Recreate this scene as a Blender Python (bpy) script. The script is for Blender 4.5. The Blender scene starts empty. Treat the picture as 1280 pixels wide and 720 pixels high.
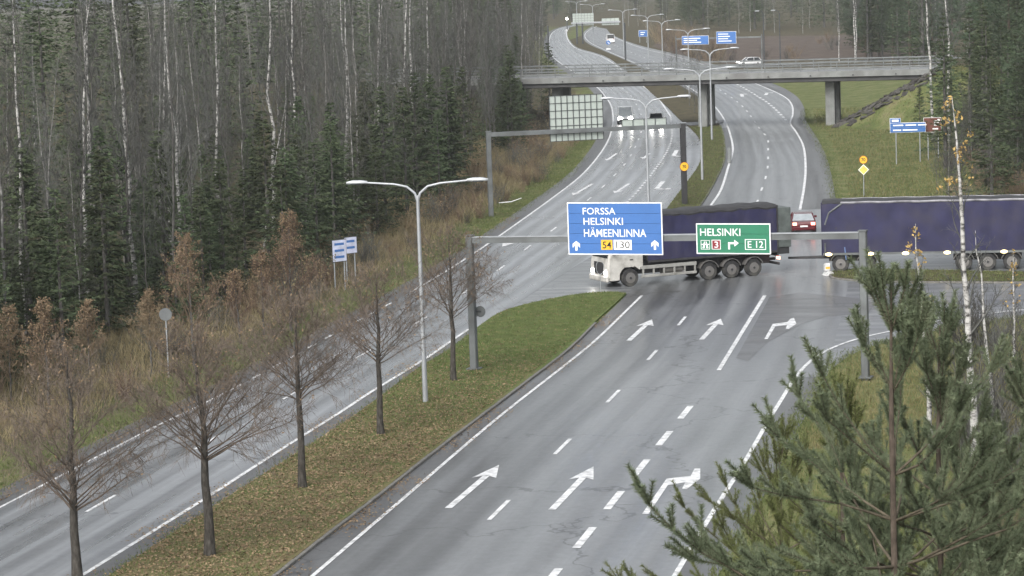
import bpy, bmesh, math, random
import numpy as np
from mathutils import Vector, Matrix

S = bpy.context.scene
COL = S.collection
rad = math.radians
# ------------------------------------------------------------------ camera
F, PIT, ROLL, CH = 3300.1, 0.119420536, 0.034657505, 18.3402
cam = bpy.data.objects.new("camera", bpy.data.cameras.new("camera"))
COL.objects.link(cam)
cam.matrix_world = (Matrix.Translation((0, 0, CH)) @ Matrix.Rotation(math.pi / 2 - PIT, 4, 'X')
                    @ Matrix.Rotation(-ROLL, 4, 'Z'))
cam.data.lens = 36 * F / 1280
cam.data.clip_start = 0.5
cam.data.clip_end = 5000
S.camera = cam
# ------------------------------------------------------------------ sky, sun, exposure
SUN_EL, SUN_ROT = rad(38), rad(205)
W = bpy.data.worlds.new("World")
S.world = W
W.use_nodes = True
wn = W.node_tree.nodes
bg = wn["Background"]
sky = wn.new("ShaderNodeTexSky")
sky.sky_type = 'NISHITA'
sky.sun_disc = False
sky.sun_elevation = SUN_EL
sky.sun_rotation = SUN_ROT
sky.air_density = 1.2
sky.dust_density = 5.0
hs = wn.new("ShaderNodeHueSaturation")
hs.inputs["Saturation"].default_value = 0.24
W.node_tree.links.new(sky.outputs[0], hs.inputs["Color"])
W.node_tree.links.new(hs.outputs[0], bg.inputs[0])
bg.inputs[1].default_value = 0.15
sl = bpy.data.lights.new("sun", 'SUN')
sl.energy = 0.7
sl.angle = rad(40)
sl.color = (1, 0.97, 0.92)
so = bpy.data.objects.new("sun", sl)
COL.objects.link(so)
_d = Vector((math.sin(SUN_ROT) * math.cos(SUN_EL), math.cos(SUN_ROT) * math.cos(SUN_EL), math.sin(SUN_EL)))
so.rotation_euler = _d.to_track_quat('Z', 'Y').to_euler()
S.view_settings.view_transform = 'Standard'
S.view_settings.look = 'None'
S.view_settings.exposure = 0.65
S.view_settings.gamma = 1.0

# ------------------------------------------------------------------ survey: photo points to metres
CP, SP, CR, SR = math.cos(PIT), math.sin(PIT), math.cos(ROLL), math.sin(ROLL)
def ray(px, py):
    u, v = (px - 640) / F, (360 - py) / F
    u, v = CR * u + SR * v, -SR * u + CR * v
    return u, CP + v * SP, -SP + v * CP
def G(px, py, z=0.0):
    dx, dy, dz = ray(px, py)
    t = (z - CH) / dz
    return Vector((dx * t, dy * t, z))
def on_wall(px, py, P0, P1):
    """Where a sight line meets the upright plane through P0 and P1: metres along it, height."""
    dx, dy, dz = ray(px, py)
    ax, ay = P1[0] - P0[0], P1[1] - P0[1]
    L = math.hypot(ax, ay)
    ax /= L; ay /= L
    # t*d = P0 + s*a
    det = dx * (-ay) - dy * (-ax)
    t = (P0[0] * (-ay) - P0[1] * (-ax)) / det
    s = (dx * t - P0[0]) * ax + (dy * t - P0[1]) * ay
    return s, CH + dz * t
def smooth(pts, n=160):
    """Catmull-Rom through ground points, resampled evenly."""
    P = np.array([(p[0], p[1]) for p in pts], float)
    P = np.vstack([2 * P[0] - P[1], P, 2 * P[-1] - P[-2]])
    out = []
    for i in range(1, len(P) - 2):
        p0, p1, p2, p3 = P[i - 1:i + 3]
        # centripetal keeps long/short neighbours calm
        t = [0]
        for a, b in ((p0, p1), (p1, p2), (p2, p3)):
            t.append(t[-1] + max(np.linalg.norm(b - a) ** .5, 1e-3))
        for k in np.linspace(t[1], t[2], 14, endpoint=False):
            A1 = (t[1] - k) / (t[1] - t[0]) * p0 + (k - t[0]) / (t[1] - t[0]) * p1
            A2 = (t[2] - k) / (t[2] - t[1]) * p1 + (k - t[1]) / (t[2] - t[1]) * p2
            A3 = (t[3] - k) / (t[3] - t[2]) * p2 + (k - t[2]) / (t[3] - t[2]) * p3
            B1 = (t[2] - k) / (t[2] - t[0]) * A1 + (k - t[0]) / (t[2] - t[0]) * A2
            B2 = (t[3] - k) / (t[3] - t[1]) * A2 + (k - t[1]) / (t[3] - t[1]) * A3
            out.append((t[2] - k) / (t[2] - t[1]) * B1 + (k - t[1]) / (t[2] - t[1]) * B2)
    out.append(P[-2])
    out = np.array(out)
    d = np.r_[0, np.cumsum(np.linalg.norm(np.diff(out, axis=0), axis=1))]
    s = np.linspace(0, d[-1], n)
    return np.c_[np.interp(s, d, out[:, 0]), np.interp(s, d, out[:, 1])]
def resample(P, n):
    d = np.r_[0, np.cumsum(np.linalg.norm(np.diff(P, axis=0), axis=1))]
    s = np.linspace(0, d[-1], n)
    return np.c_[np.interp(s, d, P[:, 0]), np.interp(s, d, P[:, 1])]
def arclen(P):
    return np.r_[0, np.cumsum(np.linalg.norm(np.diff(P, axis=0), axis=1))]
def normals(P):
    t = np.gradient(P, axis=0)
    t /= np.linalg.norm(t, axis=1)[:, None] + 1e-9
    return np.c_[-t[:, 1], t[:, 0]]          # to the left of travel
def shift(P, w):
    return P + normals(P) * w
def gl(px_pts, n=160, back=0.0):
    pts = [G(*p) for p in px_pts]
    if back:
        d = (pts[0] - pts[1]).normalized()
        pts.insert(0, pts[0] + d * back)
    return smooth(pts, n)
def cut(P, y0, y1):
    return P[(P[:, 1] >= y0) & (P[:, 1] <= y1)]

# ------------------------------------------------------------------ object helpers
class MB:
    def __init__(s):
        s.v = []; s.f = []; s.uv = None
    def quad(s, a, b, c, d):
        n = len(s.v); s.v += [tuple(a), tuple(b), tuple(c), tuple(d)]; s.f.append((n, n + 1, n + 2, n + 3))
    def tri(s, a, b, c):
        n = len(s.v); s.v += [tuple(a), tuple(b), tuple(c)]; s.f.append((n, n + 1, n + 2))
    def box(s, x0, x1, y0, y1, z0, z1, bev=0.0):
        n = len(s.v)
        if bev <= 0:
            s.v += [(x, y, z) for z in (z0, z1) for (x, y) in ((x0, y0), (x1, y0), (x1, y1), (x0, y1))]
            s.f += [(n + 3, n + 2, n + 1, n), (n + 4, n + 5, n + 6, n + 7)]
            for i in range(4):
                j = (i + 1) % 4
                s.f.append((n + i, n + j, n + 4 + j, n + 4 + i))
            return s
        b = bev
        pr = [(x0 + b, y0), (x1 - b, y0), (x1, y0 + b), (x1, y1 - b), (x1 - b, y1), (x0 + b, y1), (x0, y1 - b), (x0, y0 + b)]
        pi = [(min(max(x, x0 + b), x1 - b), min(max(y, y0 + b), y1 - b)) for x, y in pr]
        rings = [[(x, y, z0) for x, y in pi], [(x, y, z0 + b) for x, y in pr], [(x, y, z1 - b) for x, y in pr], [(x, y, z1) for x, y in pi]]
        return s.loft(rings)
    def loft(s, rings, caps=True):
        n = len(s.v); k = len(rings[0])
        for r in rings:
            s.v += [tuple(p) for p in r]
        for i in range(len(rings) - 1):
            for j in range(k):
                a = n + i * k + j; b = n + i * k + (j + 1) % k
                s.f.append((a, b, b + k, a + k))
        if caps:
            s.f.append(tuple(n + j for j in range(k))[::-1])
            m = n + (len(rings) - 1) * k
            s.f.append(tuple(m + j for j in range(k)))
        return s
    def tube(s, pts, radii, n=6, caps=True):
        pts = [Vector(p) for p in pts]
        if not hasattr(radii, '__len__'):
            radii = [radii] * len(pts)
        rings = []
        ref = None
        for i, p in enumerate(pts):
            t = (pts[min(i + 1, len(pts) - 1)] - pts[max(i - 1, 0)])
            if t.length < 1e-9: t = Vector((0, 0, 1))
            t.normalize()
            if ref is None:
                ref = Vector((1, 0, 0)) if abs(t.x) < .8 else Vector((0, 1, 0))
            u = (ref - t * ref.dot(t)).normalized(); ref = u
            w = t.cross(u)
            rings.append([p + (u * math.cos(2 * math.pi * k / n) + w * math.sin(2 * math.pi * k / n)) * radii[i] for k in range(n)])
        return s.loft(rings, caps)
    def cyl(s, c, axis, r, h, n=20, r2=None):
        a = Vector(axis).normalized() * h
        c = Vector(c)
        return s.tube([c, c + a], [r, r if r2 is None else r2], n)
    def lathe(s, prof, n=20, axis='Y', c=(0, 0, 0)):
        """prof: (radius, offset along axis)"""
        rings = []
        for r, o in prof:
            ring = []
            for k in range(n):
                a = 2 * math.pi * k / n
                if axis == 'Y': p = (r * math.cos(a), o, r * math.sin(a))
                elif axis == 'X': p = (o, r * math.cos(a), r * math.sin(a))
                else: p = (r * math.cos(a), r * math.sin(a), o)
                ring.append((c[0] + p[0], c[1] + p[1], c[2] + p[2]))
            rings.append(ring)
        return s.loft(rings)
    def prism(s, poly, y0, y1, tag='XZ'):
        """Extrude a closed 2-D outline."""
        if tag == 'XZ': return s.loft([[(x, y0, z) for x, z in poly], [(x, y1, z) for x, z in poly]])
        if tag == 'XY': return s.loft([[(x, y, y0) for x, y in poly], [(x, y, y1) for x, y in poly]])
        return s.loft([[(y0, x, z) for x, z in poly], [(y1, x, z) for x, z in poly]])
    def mesh(s, name, mat, sm=False):
        me = bpy.data.meshes.new(name)
        me.from_pydata(s.v, [], s.f)
        if mat is not None: me.materials.append(mat)
        if sm:
            me.polygons.foreach_set("use_smooth", [True] * len(me.polygons))
        return me
def fix_normals(me):
    b = bmesh.new(); b.from_mesh(me); bmesh.ops.recalc_face_normals(b, faces=b.faces[:]); b.to_mesh(me); b.free()
def link(name, data, parent=None, label=None):
    o = bpy.data.objects.new(name, data)
    COL.objects.link(o)
    if parent is not None: o.parent = parent
    if label: o["label"] = label
    return o
def part(name, mb, mat, parent, label=None, sm=False, fix=True):
    me = mb.mesh(name, mat, sm)
    if fix: fix_normals(me)
    if sm and hasattr(me, "set_sharp_from_angle"): me.set_sharp_from_angle(angle=rad(40))
    return link(name, me, parent, label)
def tag(o, label, cat, group=None):
    o["label"] = label; o["category"] = cat
    if group: o["group"] = group
    return o
def thing(name, label, cat, loc=(0, 0, 0), rz=0.0, group=None):
    o = bpy.data.objects.new(name, None)
    o.empty_display_size = .3
    COL.objects.link(o)
    o.location = loc; o.rotation_euler = (0, 0, rz)
    return tag(o, label, cat, group)
def struct(name, mb_or_me, mat=None, kind='structure'):
    me = mb_or_me.mesh(name, mat) if isinstance(mb_or_me, MB) else mb_or_me
    o = link(name, me)
    o["kind"] = kind
    return o
def dup(root, loc, rz=0.0, label=None, group=None, scale=None):
    r = root.copy(); COL.objects.link(r)
    r.location = loc; r.rotation_euler = (0, 0, rz)
    if scale: r.scale = scale
    if label: r["label"] = label
    if group: r["group"] = group
    for ch in root.children:
        c = ch.copy(); COL.objects.link(c); c.parent = r
        for g in ch.children:
            d = g.copy(); COL.objects.link(d); d.parent = c
    return r
def np_mesh(name, V, Fc, mat, uv=None):
    """V (n,3); Fc (m,k) with one k."""
    me = bpy.data.meshes.new(name)
    V = np.asarray(V, np.float32); Fc = np.asarray(Fc, np.int32)
    m, k = Fc.shape
    me.vertices.add(len(V)); me.vertices.foreach_set("co", V.ravel())
    me.loops.add(m * k); me.loops.foreach_set("vertex_index", Fc.ravel())
    me.polygons.add(m)
    me.polygons.foreach_set("loop_start", np.arange(0, m * k, k, dtype=np.int32))
    me.polygons.foreach_set("loop_total", np.full(m, k, np.int32))
    if uv is not None:
        l = me.uv_layers.new(name="UVMap")
        l.data.foreach_set("uv", np.asarray(uv, np.float32)[Fc.ravel()].ravel())
    me.update(calc_edges=True)
    if mat is not None: me.materials.append(mat)
    return me

# ------------------------------------------------------------------ materials
def nodes(name):
    m = bpy.data.materials.new(name); m.use_nodes = True
    nt = m.node_tree
    return m, nt, nt.nodes["Principled BSDF"]
def N(nt, t, **kw):
    n = nt.nodes.new(t)
    for k, v in kw.items():
        setattr(n, k, v)
    return n
def mat(name, col, rough=.6, metal=0.0, var=.15, scale=3.0, spec=.5, emit=None, es=1.0, dirt=None, dscale=1.2, bump=0.0):
    """A plain surface with fine colour variation, optional dirt of its own shape."""
    m, nt, p = nodes(name)
    L = nt.links
    tc = N(nt, "ShaderNodeTexCoord")
    no = N(nt, "ShaderNodeTexNoise"); no.inputs["Scale"].default_value = scale; no.inputs["Detail"].default_value = 5
    L.new(tc.outputs["Object"], no.inputs["Vector"])
    r = N(nt, "ShaderNodeValToRGB")
    r.color_ramp.elements[0].position = .3; r.color_ramp.elements[1].position = .7
    a = 1 - var; b = 1 + var
    r.color_ramp.elements[0].color = (*[min(1, c * a) for c in col], 1)
    r.color_ramp.elements[1].color = (*[min(1, c * b) for c in col], 1)
    L.new(no.outputs["Fac"], r.inputs[0])
    out = r.outputs[0]
    if dirt:
        n2 = N(nt, "ShaderNodeTexNoise"); n2.inputs["Scale"].default_value = dscale; n2.inputs["Detail"].default_value = 6
        L.new(tc.outputs["Object"], n2.inputs["Vector"])
        r2 = N(nt, "ShaderNodeValToRGB"); r2.color_ramp.elements[0].position = .45; r2.color_ramp.elements[1].position = .7
        L.new(n2.outputs["Fac"], r2.inputs[0])
        mx = N(nt, "ShaderNodeMix", data_type='RGBA')
        L.new(r2.outputs[0], mx.inputs[0]); L.new(out, mx.inputs[6]); mx.inputs[7].default_value = (*dirt, 1)
        out = mx.outputs[2]
    L.new(out, p.inputs["Base Color"])
    p.inputs["Roughness"].default_value = rough
    p.inputs["Metallic"].default_value = metal
    p.inputs["Specular IOR Level"].default_value = spec
    if emit:
        p.inputs["Emission Color"].default_value = (*emit, 1); p.inputs["Emission Strength"].default_value = es
    if bump:
        bp = N(nt, "ShaderNodeBump"); bp.inputs["Strength"].default_value = bump
        L.new(no.outputs["Fac"], bp.inputs["Height"]); L.new(bp.outputs[0], p.inputs["Normal"])
    return m
def asphalt(name, col, rough, wet=.5, streak=.25, lane=None):
    """Damp asphalt: UV.x metres across, UV.y metres along; worn bands, damp patches, grain."""
    m, nt, p = nodes(name); L = nt.links
    uv = N(nt, "ShaderNodeUVMap")
    mp = N(nt, "ShaderNodeMapping"); mp.inputs["Scale"].default_value = (1.1, .03, 1)
    L.new(uv.outputs[0], mp.inputs["Vector"])
    n1 = N(nt, "ShaderNodeTexNoise"); n1.inputs["Scale"].default_value = 1.0; n1.inputs["Detail"].default_value = 4
    L.new(mp.outputs[0], n1.inputs["Vector"])
    tc = N(nt, "ShaderNodeTexCoord")
    n2 = N(nt, "ShaderNodeTexNoise"); n2.inputs["Scale"].default_value = 2.6; n2.inputs["Detail"].default_value = 8; n2.inputs["Roughness"].default_value = .75
    L.new(tc.outputs["Object"], n2.inputs["Vector"])
    n3 = N(nt, "ShaderNodeTexNoise"); n3.inputs["Scale"].default_value = .12; n3.inputs["Detail"].default_value = 4
    L.new(tc.outputs["Object"], n3.inputs["Vector"])
    def mul(a, k):
        x = N(nt, "ShaderNodeMath", operation='MULTIPLY_ADD'); L.new(a, x.inputs[0]); x.inputs[1].default_value = k; x.inputs[2].default_value = -k / 2
        return x.outputs[0]
    def add(a, b):
        x = N(nt, "ShaderNodeMath", operation='ADD'); L.new(a, x.inputs[0])
        if hasattr(b, 'node'): L.new(b, x.inputs[1])
        else: x.inputs[1].default_value = b
        return x.outputs[0]
    k = add(add(add(mul(n1.outputs["Fac"], streak * 5.0), mul(n2.outputs["Fac"], .9)), mul(n3.outputs["Fac"], .8)), 1.0)
    # wheel tracks, two to a lane, breaking up along the way
    su = N(nt, "ShaderNodeSeparateXYZ"); L.new(uv.outputs[0], su.inputs[0])
    wob = N(nt, "ShaderNodeMath", operation='MULTIPLY_ADD'); L.new(n3.outputs["Fac"], wob.inputs[0]); wob.inputs[1].default_value = 1.2; L.new(su.outputs[0], wob.inputs[2])
    ph = N(nt, "ShaderNodeMath", operation='MULTIPLY'); L.new(wob.outputs[0], ph.inputs[0]); ph.inputs[1].default_value = 2 * math.pi / 1.83
    sn = N(nt, "ShaderNodeMath", operation='SINE'); L.new(ph.outputs[0], sn.inputs[0])
    am = N(nt, "ShaderNodeMath", operation='MULTIPLY'); L.new(sn.outputs[0], am.inputs[0]); L.new(n1.outputs["Fac"], am.inputs[1])
    am2 = N(nt, "ShaderNodeMath", operation='MULTIPLY'); L.new(am.outputs[0], am2.inputs[0]); am2.inputs[1].default_value = streak * .9
    k = add(k, am2.outputs[0])
    if lane:
        # the older surfacing of one lane, its joint worn and uneven
        jn = N(nt, "ShaderNodeMath", operation='MULTIPLY_ADD'); L.new(n1.outputs["Fac"], jn.inputs[0]); jn.inputs[1].default_value = 1.6; L.new(su.outputs[0], jn.inputs[2])
        lr = N(nt, "ShaderNodeMapRange"); lr.interpolation_type = 'SMOOTHSTEP'; L.new(jn.outputs[0], lr.inputs[0]); lr.inputs[1].default_value = lane + .3; lr.inputs[2].default_value = lane + 1.5; lr.inputs[3].default_value = -.32; lr.inputs[4].default_value = 0.0
        k = add(k, lr.outputs[0])
    # cracks sealed along and across
    vo = N(nt, "ShaderNodeTexVoronoi", feature='DISTANCE_TO_EDGE'); vo.inputs["Scale"].default_value = .09
    mpv = N(nt, "ShaderNodeMapping"); L.new(tc.outputs["Object"], mpv.inputs["Vector"])
    nd = N(nt, "ShaderNodeTexNoise"); nd.inputs["Scale"].default_value = .5; nd.inputs["Detail"].default_value = 5
    L.new(tc.outputs["Object"], nd.inputs["Vector"])
    va = N(nt, "ShaderNodeVectorMath", operation='MULTIPLY_ADD'); L.new(nd.outputs["Color"], va.inputs[0]); va.inputs[1].default_value = (5, 5, 0); L.new(mpv.outputs[0], va.inputs[2])
    L.new(va.outputs[0], vo.inputs["Vector"])
    cr = N(nt, "ShaderNodeMath", operation='LESS_THAN'); L.new(vo.outputs["Distance"], cr.inputs[0]); cr.inputs[1].default_value = .005
    crm = N(nt, "ShaderNodeMath", operation='MULTIPLY_ADD'); L.new(cr.outputs[0], crm.inputs[0]); crm.inputs[1].default_value = -.45; crm.inputs[2].default_value = 1
    kk = N(nt, "ShaderNodeMath", operation='MULTIPLY'); L.new(k, kk.inputs[0]); L.new(crm.outputs[0], kk.inputs[1])
    vm = N(nt, "ShaderNodeVectorMath", operation='SCALE'); vm.inputs[0].default_value = col
    L.new(kk.outputs[0], vm.inputs["Scale"]); L.new(vm.outputs[0], p.inputs["Base Color"])
    rr = N(nt, "ShaderNodeMath", operation='MULTIPLY_ADD'); L.new(n1.outputs["Fac"], rr.inputs[0]); rr.inputs[1].default_value = wet; rr.inputs[2].default_value = rough - wet / 2
    r3 = N(nt, "ShaderNodeMath", operation='ADD'); L.new(rr.outputs[0], r3.inputs[0]); L.new(mul(n3.outputs["Fac"], wet * .8), r3.inputs[1])
    r4 = N(nt, "ShaderNodeClamp"); L.new(r3.outputs[0], r4.inputs[0]); r4.inputs[1].default_value = .12; r4.inputs[2].default_value = .95
    L.new(r4.outputs[0], p.inputs["Roughness"])
    p.inputs["Specular IOR Level"].default_value = .5
    # thin film of water standing in the worn bands
    cw = N(nt, "ShaderNodeMapRange"); L.new(n1.outputs["Fac"], cw.inputs[0]); cw.inputs[1].default_value = .38; cw.inputs[2].default_value = .62; cw.inputs[3].default_value = .55; cw.inputs[4].default_value = .05
    L.new(cw.outputs[0], p.inputs["Coat Weight"]); p.inputs["Coat Roughness"].default_value = .22; p.inputs["Coat IOR"].default_value = 1.33
    bp = N(nt, "ShaderNodeBump"); bp.inputs["Strength"].default_value = .12; bp.inputs["Distance"].default_value = .02
    n4 = N(nt, "ShaderNodeTexNoise"); n4.inputs["Scale"].default_value = 14; n4.inputs["Detail"].default_value = 3
    L.new(tc.outputs["Object"], n4.inputs["Vector"]); L.new(n4.outputs["Fac"], bp.inputs["Height"]); L.new(bp.outputs[0], p.inputs["Normal"])
    return m
def ramp_mat(name, cols, scale, detail=8, rough=.9, coord="Object", rnd=False, wscale=(1, 1, 1), spec=.2, nrough=.6):
    m, nt, p = nodes(name); L = nt.links
    tc = N(nt, "ShaderNodeTexCoord")
    mp = N(nt, "ShaderNodeMapping"); mp.inputs["Scale"].default_value = wscale
    L.new(tc.outputs[coord], mp.inputs["Vector"])
    no = N(nt, "ShaderNodeTexNoise"); no.inputs["Scale"].default_value = scale; no.inputs["Detail"].default_value = detail; no.inputs["Roughness"].default_value = nrough
    L.new(mp.outputs[0], no.inputs["Vector"])
    r = N(nt, "ShaderNodeValToRGB"); e = r.color_ramp.elements
    k = len(cols)
    while len(e) < k: e.new(.5)
    for i, c in enumerate(cols):
        e[i].position = .3 + .4 * i / (k - 1); e[i].color = (*c, 1)
    L.new(no.outputs["Fac"], r.inputs[0])
    out = r.outputs[0]
    if rnd:
        oi = N(nt, "ShaderNodeObjectInfo")
        h = N(nt, "ShaderNodeHueSaturation")
        a = N(nt, "ShaderNodeMath", operation='MULTIPLY_ADD'); L.new(oi.outputs["Random"], a.inputs[0]); a.inputs[1].default_value = .7; a.inputs[2].default_value = .65
        b = N(nt, "ShaderNodeMath", operation='MULTIPLY_ADD'); L.new(oi.outputs["Random"], b.inputs[0]); b.inputs[1].default_value = .05; b.inputs[2].default_value = .475
        L.new(a.outputs[0], h.inputs["Value"]); L.new(b.outputs[0], h.inputs["Hue"]); L.new(out, h.inputs["Color"])
        out = h.outputs[0]
    L.new(out, p.inputs["Base Color"])
    p.inputs["Roughness"].default_value = rough; p.inputs["Specular IOR Level"].default_value = spec
    return m

M = {}
M['asphalt'] = asphalt("asphalt_damp", (.145, .152, .158), .42, .28, .30)
M['asphalt_lane'] = asphalt("asphalt_damp_lanes", (.145, .152, .158), .42, .28, .30, 4.6)
M['asphalt_wet'] = asphalt("asphalt_wet", (.148, .156, .166), .30, .36, .58)
M['asphalt_dark'] = asphalt("asphalt_dark", (.082, .084, .086), .6, .2, .14)
M['paint'] = mat("road_paint", (.72, .73, .74), .5, var=.16, scale=6, dirt=(.33, .335, .34), dscale=2.6)
M['steel'] = mat("galvanised_steel", (.155, .168, .172), .6, .3, var=.12, scale=2, dirt=(.085, .09, .09), dscale=1)
M['steel_light'] = mat("lamp_steel", (.36, .38, .40), .5, .4, var=.1, scale=2)
M['steel_dark'] = mat("dark_steel", (.06, .065, .07), .6, .2, var=.2)
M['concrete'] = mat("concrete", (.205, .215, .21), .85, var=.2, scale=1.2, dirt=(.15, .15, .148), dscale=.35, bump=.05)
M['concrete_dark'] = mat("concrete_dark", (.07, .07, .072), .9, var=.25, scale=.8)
M['kerb'] = mat("kerb_granite", (.15, .145, .135), .85, var=.25, scale=6, dirt=(.12, .12, .1), dscale=2)
M['blue'] = mat("sign_blue", (.045, .145, .40), .5, var=.06, scale=1.5)
M['green'] = mat("sign_green", (.018, .175, .095), .5, var=.06, scale=1.5)
M['white'] = mat("sign_white", (.84, .85, .86), .45, var=.03)
M['yellow'] = mat("sign_yellow", (.80, .45, .03), .5, var=.08)
M['black'] = mat("black_print", (.02, .02, .02), .6)
M['sign_red'] = mat("sign_dark_red", (.20, .012, .02), .5)
M['sign_brown'] = mat("sign_brown", (.13, .045, .03), .5)
M['panel_back'] = mat("sign_back_aluminium", (.40, .45, .42), .55, .05, var=.1, scale=2)
M['tarp'] = mat("blue_tarpaulin", (.024, .024, .064), .6, var=.22, scale=1.2, spec=.3, dirt=(.036, .034, .06), dscale=.8, bump=.06)
M['cab'] = mat("cab_paint_pale", (.50, .49, .46), .4, var=.1, dirt=(.27, .26, .235), dscale=1.6)
M['rubber'] = mat("tyre_rubber", (.022, .022, .023), .85, var=.2, dirt=(.07, .068, .06), dscale=3)
M['rim'] = mat("wheel_rim", (.17, .165, .16), .5, .4, var=.15, dirt=(.15, .14, .12))
M['chassis'] = mat("chassis_black", (.03, .03, .032), .7, var=.3)
M['glass'] = mat("dark_glass", (.012, .014, .016), .08, spec=.7)
M['glass_painted_sky'] = mat("glass_painted_sky_reflection", (.30, .33, .35), .12, spec=.8)  # bright sky reflection painted into the glass as a pale base colour
M['carwhite'] = mat("car_paint_white", (.78, .79, .80), .25, var=.03)
M['cargrey'] = mat("car_paint_pale_grey", (.62, .64, .66), .25, var=.03)
M['carred'] = mat("car_paint_red", (.085, .008, .012), .25, var=.05)
M['headlight'] = mat("headlight_lit", (.9, .9, .9), .2, emit=(1, .97, .9), es=22)
M['marker'] = mat("side_marker_lit", (.9, .7, .3), .3, emit=(1, .80, .42), es=3.2)
M['tail'] = mat("brake_light_lit", (.7, .05, .03), .3, emit=(1, .35, .25), es=4)
M['plate'] = mat("number_plate", (.75, .76, .75), .5)
M['bark'] = ramp_mat("bark_grey_brown", [(.05, .047, .044), (.10, .096, .090), (.16, .155, .147)], 9, wscale=(1, 1, .4))
M['bark_pine'] = ramp_mat("bark_pine", [(.045, .037, .03), (.085, .068, .054), (.13, .108, .088)], 14, wscale=(1, 1, .5))
M['bark_pine_young'] = ramp_mat("bark_pine_young", [(.06, .052, .038), (.10, .085, .062), (.15, .13, .095)], 14, wscale=(1, 1, .5))
def birch_bark():
    m, nt, p = nodes("bark_birch"); L = nt.links
    tc = N(nt, "ShaderNodeTexCoord")
    mp = N(nt, "ShaderNodeMapping"); mp.inputs["Scale"].default_value = (1.2, 1.2, 2.6)
    L.new(tc.outputs["Object"], mp.inputs["Vector"])
    no = N(nt, "ShaderNodeTexNoise"); no.inputs["Scale"].default_value = 1.6; no.inputs["Detail"].default_value = 6; no.inputs["Roughness"].default_value = .7
    L.new(mp.outputs[0], no.inputs["Vector"])
    r = N(nt, "ShaderNodeValToRGB"); e = r.color_ramp.elements
    e[0].position = .40; e[0].color = (.035, .033, .03, 1); e[1].position = .56; e[1].color = (.47, .465, .45, 1)
    x = e.new(.47); x.color = (.27, .265, .255, 1)
    L.new(no.outputs["Fac"], r.inputs[0]); L.new(r.outputs[0], p.inputs["Base Color"]); p.inputs["Roughness"].default_value = .8
    return m
M['birch'] = birch_bark()
M['birch_dull'] = ramp_mat("bark_birch_dull", [(.08, .078, .072), (.22, .215, .205), (.38, .375, .365)], 3, wscale=(1, 1, 1.6))
M['twig'] = ramp_mat("twigs_grey", [(.072, .074, .069), (.125, .128, .12)], 4, rnd=True)
M['twig_brown'] = ramp_mat("twigs_brown", [(.066, .065, .058), (.115, .113, .102)], 4, rnd=True)
M['twig_red'] = ramp_mat("twigs_reddish", [(.135, .10, .07), (.22, .165, .115)], 4, rnd=True)
M['straw'] = ramp_mat("dry_grass_straw", [(.13, .105, .06), (.22, .185, .105), (.30, .26, .15)], 3)
M['spruce'] = ramp_mat("spruce_needles", [(.042, .056, .030), (.066, .086, .045), (.094, .114, .060)], 2.5, rnd=True)
M['pine_far'] = ramp_mat("pine_needles_far", [(.040, .060, .036), (.062, .085, .052), (.088, .112, .068)], 2.5, rnd=True)
M['pine'] = ramp_mat("pine_needles", [(.078, .102, .060), (.128, .158, .095), (.185, .215, .135)], 5)
M['pine_yellow'] = ramp_mat("pine_needles_yellowish", [(.075, .092, .035), (.115, .135, .05), (.155, .17, .07)], 5)
M['leaf_brown'] = ramp_mat("leaves_brown", [(.135, .095, .06), (.205, .148, .094), (.275, .205, .135)], 1.2)
M['leaf_litter'] = ramp_mat("leaf_litter", [(.13, .09, .055), (.23, .165, .10), (.33, .25, .155)], 1.7)
M['leaf_yellow'] = ramp_mat("leaves_yellow", [(.36, .24, .08), (.48, .35, .14)], 2)
M['grass'] = ramp_mat("grass_blades", [(.16, .135, .08), (.075, .10, .034), (.115, .135, .05), (.185, .175, .085)], 1.1)
M['field'] = ramp_mat("field_brown", [(.06, .046, .038), (.095, .074, .06), (.13, .105, .08)], .25, detail=12)

# ------------------------------------------------------------------ lines of the roads (metres)
A_L = gl([(0, 635), (97, 584.6), (194, 534), (283, 491), (397, 429), (480, 384), (518, 363), (585, 322), (636, 287), (687.5, 250),
          (725, 221), (747.5, 196), (761, 174), (766, 155), (766.4, 146.7), (763.7, 132), (755.6, 119.6), (746.6, 109.7), (712, 87), (692, 72),
          (687, 60), (687, 48), (693, 39), (705, 34), (725, 30)], 260, 35)
A_R = gl([(106, 718), (251.7, 627), (360, 557), (430, 513), (460, 493), (531.5, 449), (571, 422), (586, 412)], 80, 30)
A_MID = gl([(123, 632), (300, 530), (458, 441), (533, 397), (582, 365), (630, 333), (660, 309.5), (692, 287), (736, 249.5), (753, 234.5), (767.5, 220),
            (779, 208), (787, 197), (793, 186), (797.5, 176), (803, 158), (802, 146), (799.5, 138.6), (796, 132), (789.6, 121.4), (780, 112),
            (748, 87), (723, 70), (703, 58), (697, 47), (701, 38), (712, 33)], 260, 40)
A_TURN = gl([(710, 319), (743, 290), (787, 250), (801, 234.5), (815, 217), (828, 199), (838, 180), (840, 164), (838, 145)], 120)
A_R2 = gl([(838, 145), (820.6, 121), (804, 108), (777, 87), (752, 71), (722, 61.5), (711, 51.5), (708, 42), (711, 35)], 120)
A_OUT_R = gl([(139, 718), (250, 647), (368, 571), (430, 531), (530, 458), (560, 440), (596, 412), (700, 345), (800, 284), (838, 256), (860, 227), (874, 206),
              (877, 190), (874, 174), (861, 159), (851, 151), (835, 135), (806, 109), (779, 86), (754, 69.5), (723, 60), (712, 50.4), (709, 42), (712, 34.5), (728, 31)], 260, 35)
A_OUT_L = shift(A_L, 1.35)
B_L = gl([(394.3, 717.8), (500, 627.5), (620, 525), (740, 429.7), (780, 391.7), (802.3, 370)], 80, 40)
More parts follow.
